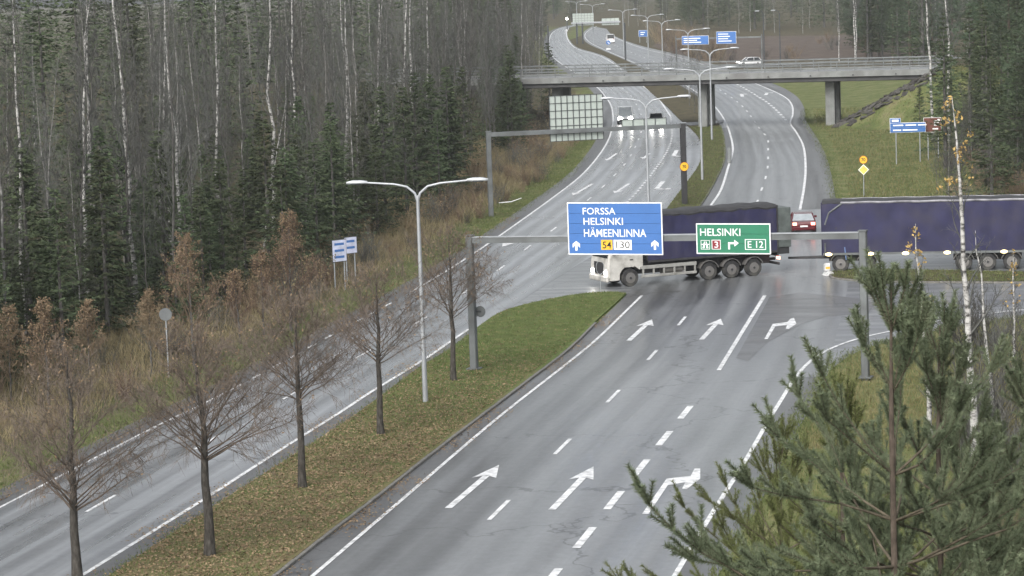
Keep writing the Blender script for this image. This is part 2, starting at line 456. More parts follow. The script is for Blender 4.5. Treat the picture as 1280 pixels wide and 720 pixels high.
B_1 = gl([(623.9, 638.1), (706.7, 555.3), (770.6, 491.8), (819.7, 439.8), (857.7, 395.4), (884, 363)], 80, 40)
B_2 = gl([(700, 710), (732.6, 670.9), (768, 625.6), (800.7, 585.5), (831.8, 546.9), (858.8, 513.7), (882, 484.1)], 60, 40)
B_2S = gl([(898.4, 463.5), (928, 415), (955.9, 370)], 30)
B_R = gl([(845.6, 717), (888, 646), (911.5, 609), (932.7, 575), (970.7, 510), (1007.6, 457), (1035.6, 437.7), (1076, 423), (1130, 411), (1178, 400.7),
          (1231, 393), (1320, 383)], 140, 40)
B_FL = gl([(888.6, 257), (900, 240), (910, 210), (916, 187.5), (912.5, 167.5), (905, 149), (891, 131), (870, 115), (840, 98), (796, 80), (779, 72.6), (755, 62),
           (738, 53.5), (731, 45), (736, 38), (746, 33)], 200)
B_FM = gl([(945, 258), (950, 242.5), (956, 226), (959.5, 210), (960, 191), (959, 172), (952.5, 165), (941, 149), (930, 135), (915, 122.5), (907, 117.5), (899, 112), (860, 94),
           (815, 76), (775, 60), (752, 48)], 200)
B_FS = gl([(983, 151), (972.5, 140), (960, 129), (946, 120), (925, 107.5), (900, 97), (850, 78)], 100)
B_FR = gl([(1000, 262.5), (1005, 235), (1007, 210), (1004, 182.5), (995, 165), (988, 154.5), (991, 143), (990, 132), (982.5, 122.5), (955, 109), (910, 92), (860, 75),
           (800, 59.5), (766, 46)], 200)
B_OUT_R = gl([(915, 690), (967, 598.6), (993, 543), (1018, 500), (1045, 420), (1062, 340), (1055, 285), (1044, 245), (1040, 222.5), (1032.5, 195), (1020, 170), (1007, 150),
              (1006, 137.5), (995, 120), (970, 106), (915, 88), (862, 71.5), (800, 57), (766, 44), (758, 36)], 260, 45)
B_OUT_L = gl([(360, 712), (413, 670), (465.5, 630), (545, 567), (660, 479), (713, 438), (754.4, 397), (783, 369), (830, 312), (877, 257), (896, 225), (906, 201.5), (906.5, 185),
              (905, 170), (897, 150), (880, 127), (850, 107), (796, 82), (779, 74), (753, 63), (735, 54.5), (727.5, 45), (732, 38), (740, 33)], 260, 40)
SIDE_R = gl([(985, 560), (1018, 500), (1035.6, 466.7), (1057, 448), (1090, 433), (1140, 420), (1231, 402), (1330, 390), (1600, 368)], 60)

# ------------------------------------------------------------------ ground
YC0, YC1 = 0, 0
PIER_M = G(884, 158); PIER_R = G(1042, 155); PIER_LF = G(715.5, 158)
bdir = (PIER_R - PIER_M); bdir.z = 0; bdir.normalize()
bnor = Vector((-bdir.y, bdir.x, 0))
BRC = PIER_M.copy()                       # bridge frame: s along, t across (away from the camera)
S_R = (PIER_R - BRC).dot(bdir); S_L = (PIER_LF - BRC).dot(bdir)
EDGE_R = B_OUT_R[np.argsort(B_OUT_R[:, 1])]
def height(X, Y):
    X = np.asarray(X, float); Y = np.asarray(Y, float)
    s = (X - BRC.x) * bdir.x + (Y - BRC.y) * bdir.y
    t = (X - BRC.x) * bnor.x + (Y - BRC.y) * bnor.y
    er = np.clip((s - S_R - .9) / 11.0, 0, 1) * 5.9
    el = np.clip((S_L - 1.0 - s) / 11.0, 0, 1) * 5.9
    e = np.maximum(er, el)
    h = np.maximum(0, e - np.maximum(0, np.abs(t) - 6.0) * .5)
    # the right-hand verge climbs to the wood
    xe = np.interp(Y, EDGE_R[:, 1], EDGE_R[:, 0])
    k = np.clip((X - xe - 7) / 22, 0, 1) * np.clip((Y - 175) / 40, 0, 1) * np.clip((420 - Y) / 60, 0, 1)
    h = np.maximum(h, 3.2 * k)
    return h
def H1(p):
    return float(height(p[0], p[1]))
def GT(px, py):
    """Sight line onto the terrain."""
    dx, dy, dz = ray(px, py)
    t0 = 40.0
    while t0 < 1500:
        if CH + dz * t0 <= float(height(dx * t0, dy * t0)): break
        t0 += .25
    return Vector((dx * t0, dy * t0, CH + dz * t0))
def ax(segs):
    o = []
    for a, b, st in segs: o += list(np.arange(a, b, st))
    return np.array(o + [segs[-1][1]])
gx = ax([(-700, -200, 50), (-200, -80, 6), (-80, 100, 1.2), (100, 220, 6), (220, 900, 40)])
gy = ax([(-60, 60, 10), (60, 330, 1.2), (330, 800, 5), (800, 2400, 80)])
GX, GY = np.meshgrid(gx, gy)
GZ = height(GX, GY)
pts = np.c_[GX.ravel(), GY.ravel()]
def mind(P, Q):
    out = np.full(len(P), 1e9)
    for i in range(0, len(P), 4000):
        q = P[i:i + 4000]
        out[i:i + 4000] = np.sqrt(((q[:, None, :] - Q[None]) ** 2).sum(2)).min(1)
    return out
gmask = np.zeros(len(pts))
w_l = mind(pts, A_OUT_L[::2]); gmask = np.maximum(gmask, np.clip((4.2 - w_l) / 2.0, 0, 1))
w_r = mind(pts, cut(B_OUT_R, 165, 420)[::2]); gmask = np.maximum(gmask, np.clip((26 - w_r) / 10, 0, 1) * (pts[:, 1] > 165))
w_n = mind(pts, SIDE_R); gmask = np.maximum(gmask, np.clip((9 - w_n) / 4, 0, 1))
w_b = mind(pts, cut(B_OUT_R, 40, 110)); gmask = np.maximum(gmask, np.clip((9 - w_b) / 4, 0, 1))
w_m = mind(pts, B_OUT_L[::2]); gmask = np.maximum(gmask, np.clip((6 - w_m) / 2, 0, 1))
nx, ny = len(gx), len(gy)
idx = np.arange(nx * ny).reshape(ny, nx)
fc = np.stack([idx[:-1, :-1], idx[:-1, 1:], idx[1:, 1:], idx[1:, :-1]], -1).reshape(-1, 4)
def ground_mat():
    m, nt, p = nodes("ground_cover"); L = nt.links
    at = N(nt, "ShaderNodeAttribute"); at.attribute_name = "green"
    tc = N(nt, "ShaderNodeTexCoord")
    def noise(sc, d=8, r=.65):
        n = N(nt, "ShaderNodeTexNoise"); n.inputs["Scale"].default_value = sc; n.inputs["Detail"].default_value = d; n.inputs["Roughness"].default_value = r
        L.new(tc.outputs["Object"], n.inputs["Vector"]); return n.outputs["Fac"]
    def ramp(f, cs):
        r = N(nt, "ShaderNodeValToRGB"); e = r.color_ramp.elements
        while len(e) < len(cs): e.new(.5)
        for i, c in enumerate(cs): e[i].position = .3 + .4 * i / (len(cs) - 1); e[i].color = (*c, 1)
        L.new(f, r.inputs[0]); return r.outputs[0]
    brown = ramp(noise(.9), [(.035, .032, .022), (.065, .058, .038), (.105, .09, .055), (.065, .075, .032)])
    green = ramp(noise(.42, 11, .74), [(.155, .13, .075), (.085, .11, .038), (.12, .14, .052), (.175, .175, .085), (.16, .125, .075)])
    mx = N(nt, "ShaderNodeMix", data_type='RGBA')
    ns = N(nt, "ShaderNodeMath", operation='MULTIPLY_ADD'); L.new(noise(1.6), ns.inputs[0]); ns.inputs[1].default_value = .9; ns.inputs[2].default_value = -.45
    ad = N(nt, "ShaderNodeMath", operation='ADD'); L.new(ns.outputs[0], ad.inputs[0]); L.new(at.outputs["Fac"], ad.inputs[1]); ad.use_clamp = True
    L.new(ad.outputs[0], mx.inputs[0]); L.new(brown, mx.inputs[6]); L.new(green, mx.inputs[7])
    L.new(mx.outputs[2], p.inputs["Base Color"]); p.inputs["Roughness"].default_value = .95; p.inputs["Specular IOR Level"].default_value = .1
    bp = N(nt, "ShaderNodeBump"); bp.inputs["Strength"].default_value = .6; bp.inputs["Distance"].default_value = .08
    L.new(noise(6, 6), bp.inputs["Height"]); L.new(bp.outputs[0], p.inputs["Normal"])
    return m
M['ground'] = ground_mat()
gm = np_mesh("ground", np.c_[pts, GZ.ravel()], fc, M['ground'])
a_ = gm.attributes.new("green", 'FLOAT', 'POINT'); a_.data.foreach_set("value", gmask.astype(np.float32))
struct("ground", gm)

# ------------------------------------------------------------------ road sheets
def strip(Lp, Rp, z, n=260, cols=8, u0=0.0):
    Lq, Rq = resample(Lp, n), resample(Rp, n)
    d = arclen((Lq + Rq) / 2)
    V, UV = [], []
    for i in range(n):
        w = np.linalg.norm(Rq[i] - Lq[i])
        for j in range(cols + 1):
            t = j / cols
            q = Lq[i] * (1 - t) + Rq[i] * t
            V.append((q[0], q[1], z)); UV.append((u0 + w * t, d[i]))
    id_ = np.arange(n * (cols + 1)).reshape(n, cols + 1)
    f = np.stack([id_[:-1, :-1], id_[:-1, 1:], id_[1:, 1:], id_[1:, :-1]], -1).reshape(-1, 4)
    return V, f, UV
def poly_sheet(name, P, z, m, kind='structure', skirt=0.0, uvrot=0.0):
    b = bmesh.new()
    vs = [b.verts.new((p[0], p[1], z)) for p in P]
    es = [b.edges.new((vs[i], vs[(i + 1) % len(vs)])) for i in range(len(vs))]
    bmesh.ops.triangle_fill(b, use_beauty=True, use_dissolve=False, edges=es)
    for f in b.faces:
        if f.normal.z < 0: f.normal_flip()
    if skirt:
        lo = [b.verts.new((p[0], p[1], z - skirt)) for p in P]
        for i in range(len(vs)):
            j = (i + 1) % len(vs)
            b.faces.new((vs[i], vs[j], lo[j], lo[i]))
    uvl = b.loops.layers.uv.new("UVMap")
    c, s = math.cos(uvrot), math.sin(uvrot)
    for f in b.faces:
        for l in f.loops:
            x, y = l.vert.co.x, l.vert.co.y
            l[uvl].uv = (c * x + s * y, -s * x + c * y)
    me = bpy.data.meshes.new(name); b.to_mesh(me); b.free()
    me.materials.append(m)
    return struct(name, me, kind=kind)
Zc, Za, Zd, Zm = .012, .018, .024, .030
P = list(SIDE_R) + [tuple(G(*q)[:2]) for q in [(1600, 285), (1300, 293), (1090, 296), (1055, 280), (1046, 250), (1020, 235), (900, 235), (850, 245), (760, 280), (600, 330),
                                               (560, 425), (600, 409), (629, 391), (671, 379), (727, 369.5), (754, 367), (779, 367.5), (786, 368.5), (800, 385), (870, 450)]]
poly_sheet("crossing_road", P, Zc, M['asphalt'], uvrot=rad(85))
V, f, uv = strip(A_OUT_L, A_OUT_R, Za); struct("left_carriageway", np_mesh("left_carriageway", V, f, M['asphalt_wet'], uv))
V, f, uv = strip(B_OUT_L, B_OUT_R, Za + .001); struct("right_carriageway", np_mesh("right_carriageway", V, f, M['asphalt_lane'], uv))
def shoulder(a, b, z=Zd):
    V, f, uv = strip(a, b, z, 160, 2)
    struct("asphalt_shoulder", np_mesh("asphalt_shoulder", V, f, M['asphalt_dark'], uv))
def near_on(Q, P):
    """Part of Q matching the ends of P."""
    i0 = int(((Q - P[0]) ** 2).sum(1).argmin()); i1 = int(((Q - P[-1]) ** 2).sum(1).argmin())
    return Q[min(i0, i1):max(i0, i1) + 1]
shoulder(A_OUT_L, A_L)
shoulder(A_R, near_on(A_OUT_R, A_R))
shoulder(near_on(B_OUT_L, B_L), B_L)
q = B_R[B_R[:, 1] < 116]; shoulder(q, near_on(B_OUT_R, q))
q = B_FR[B_FR[:, 1] < 420]; shoulder(q, near_on(B_OUT_R, q))
q = B_FL[B_FL[:, 1] < 300]; shoulder(near_on(B_OUT_L, q), q)
# older, darker surfacing in the left lane and the patched turning area
poly_sheet("asphalt_patch", [tuple(G(*p)[:2]) for p in [(962, 372), (1000, 366), (1060, 372), (1096, 379), (1085, 392), (1035, 396), (1003, 405), (960, 428), (935, 452), (920, 448)]],
           Zd + .002, asphalt("asphalt_resurfaced", (.112, .114, .116), .5, .2, .14), uvrot=rad(80))

# markings ---------------------------------------------------------
def mark_strip(mb, P, w, z=Zm):
    a, b = shift(P, w / 2), shift(P, -w / 2)
    for i in range(len(P) - 1):
        mb.quad((*a[i], z), (*b[i], z), (*b[i + 1], z), (*a[i + 1], z))
def dashes(name, P, w, dash, period, first=0.0, limit=None):
    d = arclen(P); s = first; k = 0
    while s + dash < d[-1] and (limit is None or k < limit):
        mb = MB(); ss = np.linspace(s, s + dash, 4)
        mark_strip(mb, np.c_[np.interp(ss, d, P[:, 0]), np.interp(ss, d, P[:, 1])], w)
        o = struct(name, mb, M['paint'])
        s += period; k += 1
def line(P, w):
    mb = MB(); mark_strip(mb, P, w); struct("lane_line", mb, M['paint'])
def along(P, px, py):
    g = G(px, py); d = arclen(P)
    return d[int(((P - np.array(g[:2])) ** 2).sum(1).argmin())]
line(A_L[A_L[:, 1] < 118], .12); 
k_ = A_L[A_L[:, 1] >= 150]; line(k_, .17)
q = A_L[(A_L[:, 1] >= 118) & (A_L[:, 1] < 150)]
dashes("lane_dash", A_L[(A_L[:, 1] >= 117) & (A_L[:, 1] < 150)], .14, 1.6, 3.2)
line(A_R, .16)
line(A_R2, .2)
line(B_L, .15)
line(B_2S, .2)
line(B_R, .17)
line(B_FL, .2)
line(B_FR, .2)
dense = resample(A_MID, 900)
dashes("lane_dash", dense, .14, 3.0, 12.0, (along(dense, 123, 632) - 1.5) % 12)
dense = resample(A_TURN, 500); dashes("lane_dash", dense, .2, 1.3, 2.6, .3)
dense = resample(B_1, 500); dashes("lane_dash", dense, .16, 3.3, 11.93, (along(dense, 624, 638) - 1.6) % 11.93)
dense = resample(B_2, 400); dashes("lane_dash", dense, .27, 3.1, 6.0, (along(dense, 768, 625.6) - 1.55) % 6.0)
dense = resample(B_FM, 900); dashes("lane_dash", dense, .17, 3.2, 11.5, 2.0)
dense = resample(B_FS, 500); dashes("lane_dash", dense, .3, 2.6, 5.2, .5)
def arrow(name, tail, tip, turn=None, L=7.4):
    """Painted lane arrow from tail to tip (ground points); turn 'R' bends to the right."""
    a, b = Vector(tail), Vector(tip)
    fwd = (b - a); fwd.z = 0; Lh = fwd.length; fwd.normalize(); side = Vector((fwd.y, -fwd.x, 0))
    def T(s, l): q = a + fwd * s + side * l; return (q.x, q.y, Zm + .001)
    mb = MB()
    def pl(pts): n = len(mb.v); mb.v += [T(*p) for p in pts]; mb.f.append(tuple(range(n, n + len(pts))))
    if not turn:
        w = .13
        pl([(0, -w), (0, w), (Lh - 2.1, w), (Lh - 2.1, -w)])
        pl([(Lh - 2.5, -.46), (Lh - 2.0, 0), (Lh, 0.0)]); pl([(Lh - 2.0, 0), (Lh - 2.5, .46), (Lh, 0)])
    me = mb.mesh(name, M['paint'])
    return struct(name, me)
for t, h in [((560.5, 636), (623.9, 582)), ((690, 638), (742, 584)), ((786, 426.5), (815, 400)), ((877, 425), (901, 399))]:
    arrow("lane_arrow", G(*t), G(*h))
for t, h in [((741, 230), (716, 244.5)), ((786, 230), (768, 242)), ((771, 192), (758, 201)), ((812, 192), (803, 199)), ((643, 300), (628, 309))]:
    arrow("lane_arrow", G(*t), G(*h))
def turn_arrow(pts, w=.3, hw=.75, hl=2.0):
    """Bent arrow: polyline of ground points, head at the last one."""
    P_ = [Vector(p) for p in pts]
    mb = MB()
    d1 = (P_[1] - P_[0]).normalized(); d2 = (P_[2] - P_[1]).normalized()
    n1 = Vector((-d1.y, d1.x, 0)) * w / 2; n2 = Vector((-d2.y, d2.x, 0)) * w / 2
    z = Vector((0, 0, Zm + .001))
    m = (n1 + n2) * .5 * 1.15
    neck = P_[2] - d2 * hl * .8
    mb.quad(P_[0] + n1 + z, P_[0] - n1 + z, P_[1] - m + z, P_[1] + m + z)
    mb.quad(P_[1] + m + z, P_[1] - m + z, neck - n2 + z, neck + n2 + z)
    hd = n2.normalized() * hw
    mb.tri(P_[2] - d2 * hl + hd + z, P_[2] - d2 * hl - hd + z, P_[2] + z)
    me = mb.mesh("lane_arrow", M['paint']); fix_normals(me)
    struct("lane_arrow", me)
def arrow_outline(px):
    P_ = [tuple(G(*p)[:2]) for p in px]
    poly_sheet("lane_arrow", P_, Zm + .001, M['paint'])
arrow_outline([(802.7, 643.3), (810.7, 643.3), (835, 607.3), (856.7, 604), (852.7, 611.7), (858.3, 612.7), (875.3, 599.3), (875.3, 586.7), (868.3, 586.7), (863.3, 596), (833.3, 599.3)])
arrow_outline([(955.4, 424.5), (959.6, 424.5), (969.2, 408.6), (983.9, 407), (982.3, 411.3), (986, 411.8), (995.5, 405.5), (992.4, 398), (988.2, 399.1), (983.9, 403.4), (966, 405.5)])
turn_arrow([G(846, 188), G(842, 195), G(854, 196)], .4, .9, .9)
turn_arrow([G(829, 227), G(821, 236), G(838, 237)], .4, .9, .9)
turn_arrow([G(928, 121), G(927, 118), G(934, 117.5)], .5, 1.2, 1)
turn_arrow([G(957, 119), G(959, 116.5), G(967, 116)], .5, 1.2, 1)

# ------------------------------------------------------------------ medians, kerbs
MED_Z = .10
medL = [(139, 722), (250, 647), (368, 571), (430, 531), (530, 458), (560, 440), (596, 412), (629, 391), (671, 379), (727, 369), (754, 366.8), (775, 367), (783, 368.5)]
med_l = gl(medL, 120, 30)
med_r = near_on(B_OUT_L, med_l)
med_r = B_OUT_L[(B_OUT_L[:, 1] < 141)]
e_ = int(((med_r - med_l[-1]) ** 2).sum(1).argmin())
med_r = med_r[:e_]
def litter_grass(name, c_litter, c_green):
    m, nt, p = nodes(name); L = nt.links
    tc = N(nt, "ShaderNodeTexCoord")
    def noise(sc, d=8, r=.65):
        n = N(nt, "ShaderNodeTexNoise"); n.inputs["Scale"].default_value = sc; n.inputs["Detail"].default_value = d; n.inputs["Roughness"].default_value = r
        L.new(tc.outputs["Object"], n.inputs["Vector"]); return n.outputs["Fac"]
    def ramp(f, cs, a=.3, b=.7):
        r = N(nt, "ShaderNodeValToRGB"); e = r.color_ramp.elements
        while len(e) < len(cs): e.new(.5)
        for i, c in enumerate(cs): e[i].position = a + (b - a) * i / (len(cs) - 1); e[i].color = (*c, 1)
        L.new(f, r.inputs[0]); return r.outputs[0]
    lit = ramp(noise(4.5, 10, .75), c_litter); gr = ramp(noise(2.2, 10, .75), c_green)
    sep = N(nt, "ShaderNodeSeparateXYZ"); L.new(tc.outputs["Object"], sep.inputs[0])
    # leaves lie thickest under the row of trees, thinning towards the far nose
    mr = N(nt, "ShaderNodeMapRange"); L.new(sep.outputs[1], mr.inputs[0]); mr.inputs[1].default_value = 100; mr.inputs[2].default_value = 128; mr.inputs[3].default_value = .62; mr.inputs[4].default_value = -.02
    x = N(nt, "ShaderNodeMath", operation='MULTIPLY_ADD'); L.new(noise(.8, 6), x.inputs[0]); x.inputs[1].default_value = 2.2; x.inputs[2].default_value = -1.1
    s = N(nt, "ShaderNodeMath", operation='ADD'); L.new(x.outputs[0], s.inputs[0]); L.new(mr.outputs[0], s.inputs[1]); s.use_clamp = True
    mx = N(nt, "ShaderNodeMix", data_type='RGBA'); L.new(s.outputs[0], mx.inputs[0]); L.new(gr, mx.inputs[6]); L.new(lit, mx.inputs[7])
    L.new(mx.outputs[2], p.inputs["Base Color"]); p.inputs["Roughness"].default_value = .95; p.inputs["Specular IOR Level"].default_value = .1
    bp = N(nt, "ShaderNodeBump"); bp.inputs["Strength"].default_value = .7; bp.inputs["Distance"].default_value = .06
    L.new(noise(9, 6), bp.inputs["Height"]); L.new(bp.outputs[0], p.inputs["Normal"])
    return m
M['median'] = litter_grass("median_grass", [(.09, .065, .04), (.18, .135, .08), (.26, .20, .125)], [(.11, .11, .045), (.085, .12, .036), (.125, .165, .055), (.18, .19, .085)])
poly_sheet("grass_median", [tuple(p) for p in med_l] + [tuple(p) for p in shift(med_r, .16)[::-1]], MED_Z, M['median'], skirt=.2)
far_med = gl([(803, 306), (838, 256), (860, 227), (874, 206), (877, 190), (874, 174), (861, 159), (851, 151), (835, 135), (806, 109), (779, 86), (754, 69.5), (723, 60), (712, 50.4)], 140)
far_med_r = gl([(808, 308), (845, 292), (877, 257), (896, 225), (906, 201.5), (906.5, 185), (905, 170), (897, 150), (880, 127), (850, 107), (796, 82), (779, 74), (753, 63), (735, 54.5), (727.5, 45)], 140)
poly_sheet("grass_median", [tuple(p) for p in far_med] + [tuple(p) for p in shift(far_med_r, .16)[::-1]], MED_Z, M['ground'], skirt=.2)
isl = gl([(1041, 341), (1039, 345), (1043, 348.5), (1075, 352), (1175, 354), (1280, 354), (1420, 353)], 60)
isl_b = gl([(1420, 343), (1280, 341.5), (1075, 338), (1045, 339.5)], 20)
poly_sheet("grass_island", [tuple(p) for p in isl] + [tuple(p) for p in isl_b], MED_Z, M['ground'], skirt=.2)
def kerb(P, step=1.0, w=.14, h=.105):
    root = bpy.data.objects.new("kerb", None); COL.objects.link(root); root["kind"] = 'structure'
    mb = MB().box(-.49 * step, .49 * step, -w / 2, w / 2, 0, h, .015)
    me = mb.mesh("kerb_stone", M['kerb']); fix_normals(me)
    d = arclen(P); n = int(d[-1] / step)
    rg = random.Random(5)
    for i in range(n):
        s = (i + .5) * step
        p0 = np.array([np.interp(s - .3, d, P[:, 0]), np.interp(s - .3, d, P[:, 1])]); p1 = np.array([np.interp(s + .3, d, P[:, 0]), np.interp(s + .3, d, P[:, 1])])
        o = link("kerb_stone", me, root); c = (p0 + p1) / 2
        o.location = (c[0], c[1], Za - .01 + rg.uniform(-.012, .006)); o.rotation_euler = (0, 0, math.atan2(*(p1 - p0)[::-1]) + rg.uniform(-.012, .012))
kerb(shift(med_r, .08))
kerb(shift(isl, -.06), 1.0)
kerb(shift(far_med_r[:70], .08), 2.0)
# white-painted low kerb edge on the far median
q = gl([(911, 208), (912, 195), (911, 185)], 12)
eb = thing("edging", "low white concrete edging along the far median kerb, short of the bridge", "edging")
for i in range(8):
    mb = MB().box(-1.15, 1.15, -.16, .16, 0, .24, .04)
    o = part("block", mb, M['concrete'], eb); c = q[i + 2]
    o.location = (c[0], c[1], .02); t = q[i + 3] - q[i + 1] if i < 8 else q[-1] - q[-2]
    o.rotation_euler = (0, 0, math.atan2(t[1], t[0]))

# ramp road behind the bridge
q = gl([(800, 88), (870, 85.5), (936, 82), (1060, 77), (1200, 72)], 40)
V, f, uv = strip(shift(q, 4.2), shift(q, -4.2), .03, 60, 4); struct("ramp_road", np_mesh("ramp_road", V, f, M['asphalt'], uv))
# dark bare field
poly_sheet("field", [tuple(G(*p)[:2]) for p in [(905, 80), (1180, 68), (1180, 42), (1050, 44), (900, 46), (830, 48), (815, 58), (870, 74)]], .01, M['field'])
# trampled path across the median before the bridge
poly_sheet("path", [tuple(G(*p)[:2]) for p in [(849, 155), (905, 151), (904, 154), (862, 158)]], MED_Z + .004, M['asphalt_dark'])

# ------------------------------------------------------------------ bridge
def BL(s, t, z): p = BRC + bdir * s + bnor * t; return (p.x, p.y, z)
rzb = math.atan2(bdir.y, bdir.x)
br = thing("road_bridge", "grey concrete road bridge with steel railings crossing over both carriageways", "bridge", BRC, rzb)
s0, s1 = S_L - 22, S_R + 13
TN, TF = -5.2, 5.2
Zs = 4.95
def ztop(s): return .0
part("deck", MB().box(s0, s1, TN + .5, TF - .5, Zs + .55, Zs + 1.0), M['asphalt'], br)
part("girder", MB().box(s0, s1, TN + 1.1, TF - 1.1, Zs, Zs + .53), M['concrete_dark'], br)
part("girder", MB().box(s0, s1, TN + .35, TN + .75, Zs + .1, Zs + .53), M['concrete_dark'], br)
for t0, t1 in ((TN, TN + .48), (TF - .48, TF)):
    part("edge_beam", MB().box(s0, s1, t0, t1, Zs + .54, Zs + 1.22, .03), M['concrete'], br)
for k in range(12):
    s = s0 + 14 + k * 4.7
    part("drain_spout", MB().cyl((s, TN - .12, Zs + .75), (0, 1, 0), .10, .118, 8), M['concrete_dark'], br)
for t_, nm in ((TN + .2, 0), (TF - .2, 1)):
    ra = MB()
    for z_ in (1.5, 1.83): ra.tube([(s0, t_, Zs + z_), (s1, t_, Zs + z_)], .045, 5)
    ra.box(s0, s1, t_ - .03, t_ + .03, Zs + 2.1, Zs + 2.26)
    rr = part("railing", ra, M['steel'], br)
    k = s0 + .5
    po = MB().box(-.04, .04, -.05, .05, 0, .88).mesh("railing_post", M['steel'])
    while k < s1:
        o = link("railing_post", po, rr); o.location = (k, t_, Zs + 1.225); k += 2.0
    sc = MB()
    kk = s0 + .5
    while kk < s1 - .2:
        sc.box(kk, kk + .012, t_ - .01, t_ + .01, Zs + 1.24, Zs + 2.1); kk += .16
    part("railing_mesh", sc, M['steel'], rr)["kind"] = 'stuff'
for s in (0.0, S_R, S_L):
    for t_ in (-2.1, 2.1):
        part("pier", MB().box(s - .52, s + .52, t_ - .55, t_ + .55, -.3, Zs - .004, .06), M['concrete'], br)
for s, sg in ((s1 - 3.0, 1), (s0 + 3, -1)):
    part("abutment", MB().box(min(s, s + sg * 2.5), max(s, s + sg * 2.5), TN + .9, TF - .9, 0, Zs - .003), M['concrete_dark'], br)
# stone facing of the bank under the bridge end
rg = random.Random(3)
sf = thing("stone_facing", "dark stone facing on the bank under the right end of the bridge", "stone facing", (0, 0, 0))
st = []
for v_ in range(3):
    mb = MB().box(-.5, .5, -.45, .45, -.12, .12, .06)
    me = mb.mesh("stone", ramp_mat("stone_dark", [(.045, .043, .04), (.09, .085, .08)], 2, rnd=True) if v_ == 0 else st[0].materials[0]); fix_normals(me); st.append(me)
for i in range(15):
    for j in range(19):
        s = S_R + 1.2 + i * .76 + rg.uniform(-.22, .22); t_ = -7.4 + j * .74 + rg.uniform(-.2, .2)
        p = BL(s, t_, 0); o = link("stone", st[(i + j) % 3], sf)
        o.location = (p[0], p[1], H1(p) + rg.uniform(-.02, .1)); o.rotation_euler = (rg.uniform(-.2, .2), -math.atan(.53) + rg.uniform(-.2, .2), rzb + rg.uniform(-1.5, 1.5)); o.scale = (rg.uniform(.6, 1.05), rg.uniform(.6, .95), rg.uniform(.7, 1.3))

# ------------------------------------------------------------------ lamps
def make_lamp(loc, rz, label):
    r = thing("street_lamp", label, "street lamp", loc, rz, "double street lamps along the median")
    part("pole", MB().tube([(0, 0, -.1), (0, 0, 2), (0, 0, 9.0)], [.12, .105, .07], 10), M['steel_light'], r, sm=True)
    for sg in (-1, 1):
        pts_ = [(sg * .0, 0, 8.75), (sg * .12, 0, 9.1), (sg * .45, 0, 9.38), (sg * 1.0, 0, 9.5), (sg * 2.3, 0, 9.6)]
        part("arm", MB().tube(pts_, [.06, .055, .05, .045, .04], 8), M['steel_light'], r, sm=True)
        lu = part("luminaire", MB().loft([[(sg * x, y, 9.6 + z) for y, z in ((-w, 0), (-w * .8, h), (w * .8, h), (w, 0), (w * .7, -.05), (-w * .7, -.05))]
                                         for x, w, h in ((2.15, .07, .06), (2.4, .14, .10), (2.8, .15, .10), (3.05, .07, .05))]), M['steel_light'], r, sm=True)
        part("lens", MB().box(min(sg * 2.4, sg * 2.85), max(sg * 2.4, sg * 2.85), -.10, .10, 9.52, 9.56), M['glass'], lu)
    return r
lamp_px = [(532, 505), (812, 299), (878, 226), (890, 176), (862, 124), (829, 100), (811, 85), (780, 70), (742, 54.5), (722, 46)]
lamp_lbl = ["double-armed pale grey lamp between the two nearest bare trees of the median", "double-armed lamp rising behind the blue road sign",
            "double-armed lamp on the grass median just in front of the bridge", "double-armed lamp standing right beside the middle bridge pier",
            "nearest double-armed lamp beyond the bridge, beside the far blue gantry signs", "second double-armed lamp beyond the bridge, above the brown crowns",
            "third double-armed lamp beyond the bridge, by the small blue sign", "double-armed lamp beyond the bridge beside the far white van",
            "double-armed lamp just right of the far sign back panel", "farthest double-armed lamp, behind the far sign back panel"]
def road_dir(P, g):
    i = int(((P - np.array(g[:2])) ** 2).sum(1).argmin()); i = min(max(i, 2), len(P) - 3)
    t = P[i + 2] - P[i - 2]; return math.atan2(t[1], t[0])
proto = None
for i, (p, l) in enumerate(zip(lamp_px, lamp_lbl)):
    g = G(*p)
    rz = road_dir(B_OUT_L, g) - math.pi / 2
    rz = rz * (1.0 if i else .6)
    if proto is None: proto = make_lamp(g, rz, l)
    else: dup(proto, g, rz, l)
for i, p in enumerate([(955.5, 82), (975.5, 81)]):
    r = thing("street_lamp", "slender dark single-armed lamp, %s of the two by the ramp behind the bridge" % ("left" if i == 0 else "right"), "street lamp", G(*p), rad(170), "single lamps by the ramp")
    part("pole", MB().tube([(0, 0, 0), (0, 0, 9.2)], [.12, .09], 8), M['steel_dark'], r)
    part("arm", MB().tube([(0, 0, 9.1), (.2, 0, 9.6), (.9, 0, 9.75)], .06, 6), M['steel_dark'], r)
    part("luminaire", MB().box(.7, 1.5, -.16, .16, 9.66, 9.86, .04), M['steel_light'], r)
for p, h, l in (((686, 72), 6.6, "dark bare pole on the left verge beyond the bridge"), ((782, 76), 7.4, "dark bare pole on the green median beyond the bridge")):
    r = thing("utility_pole", l, "pole", G(*p))
    part("pole", MB().tube([(0, 0, -.1), (0, 0, h)], [.17, .15], 8), M['steel_dark'], r)
    part("cap", MB().cyl((0, 0, h), (0, 0, 1), .19, .08, 8), M['steel'], r)

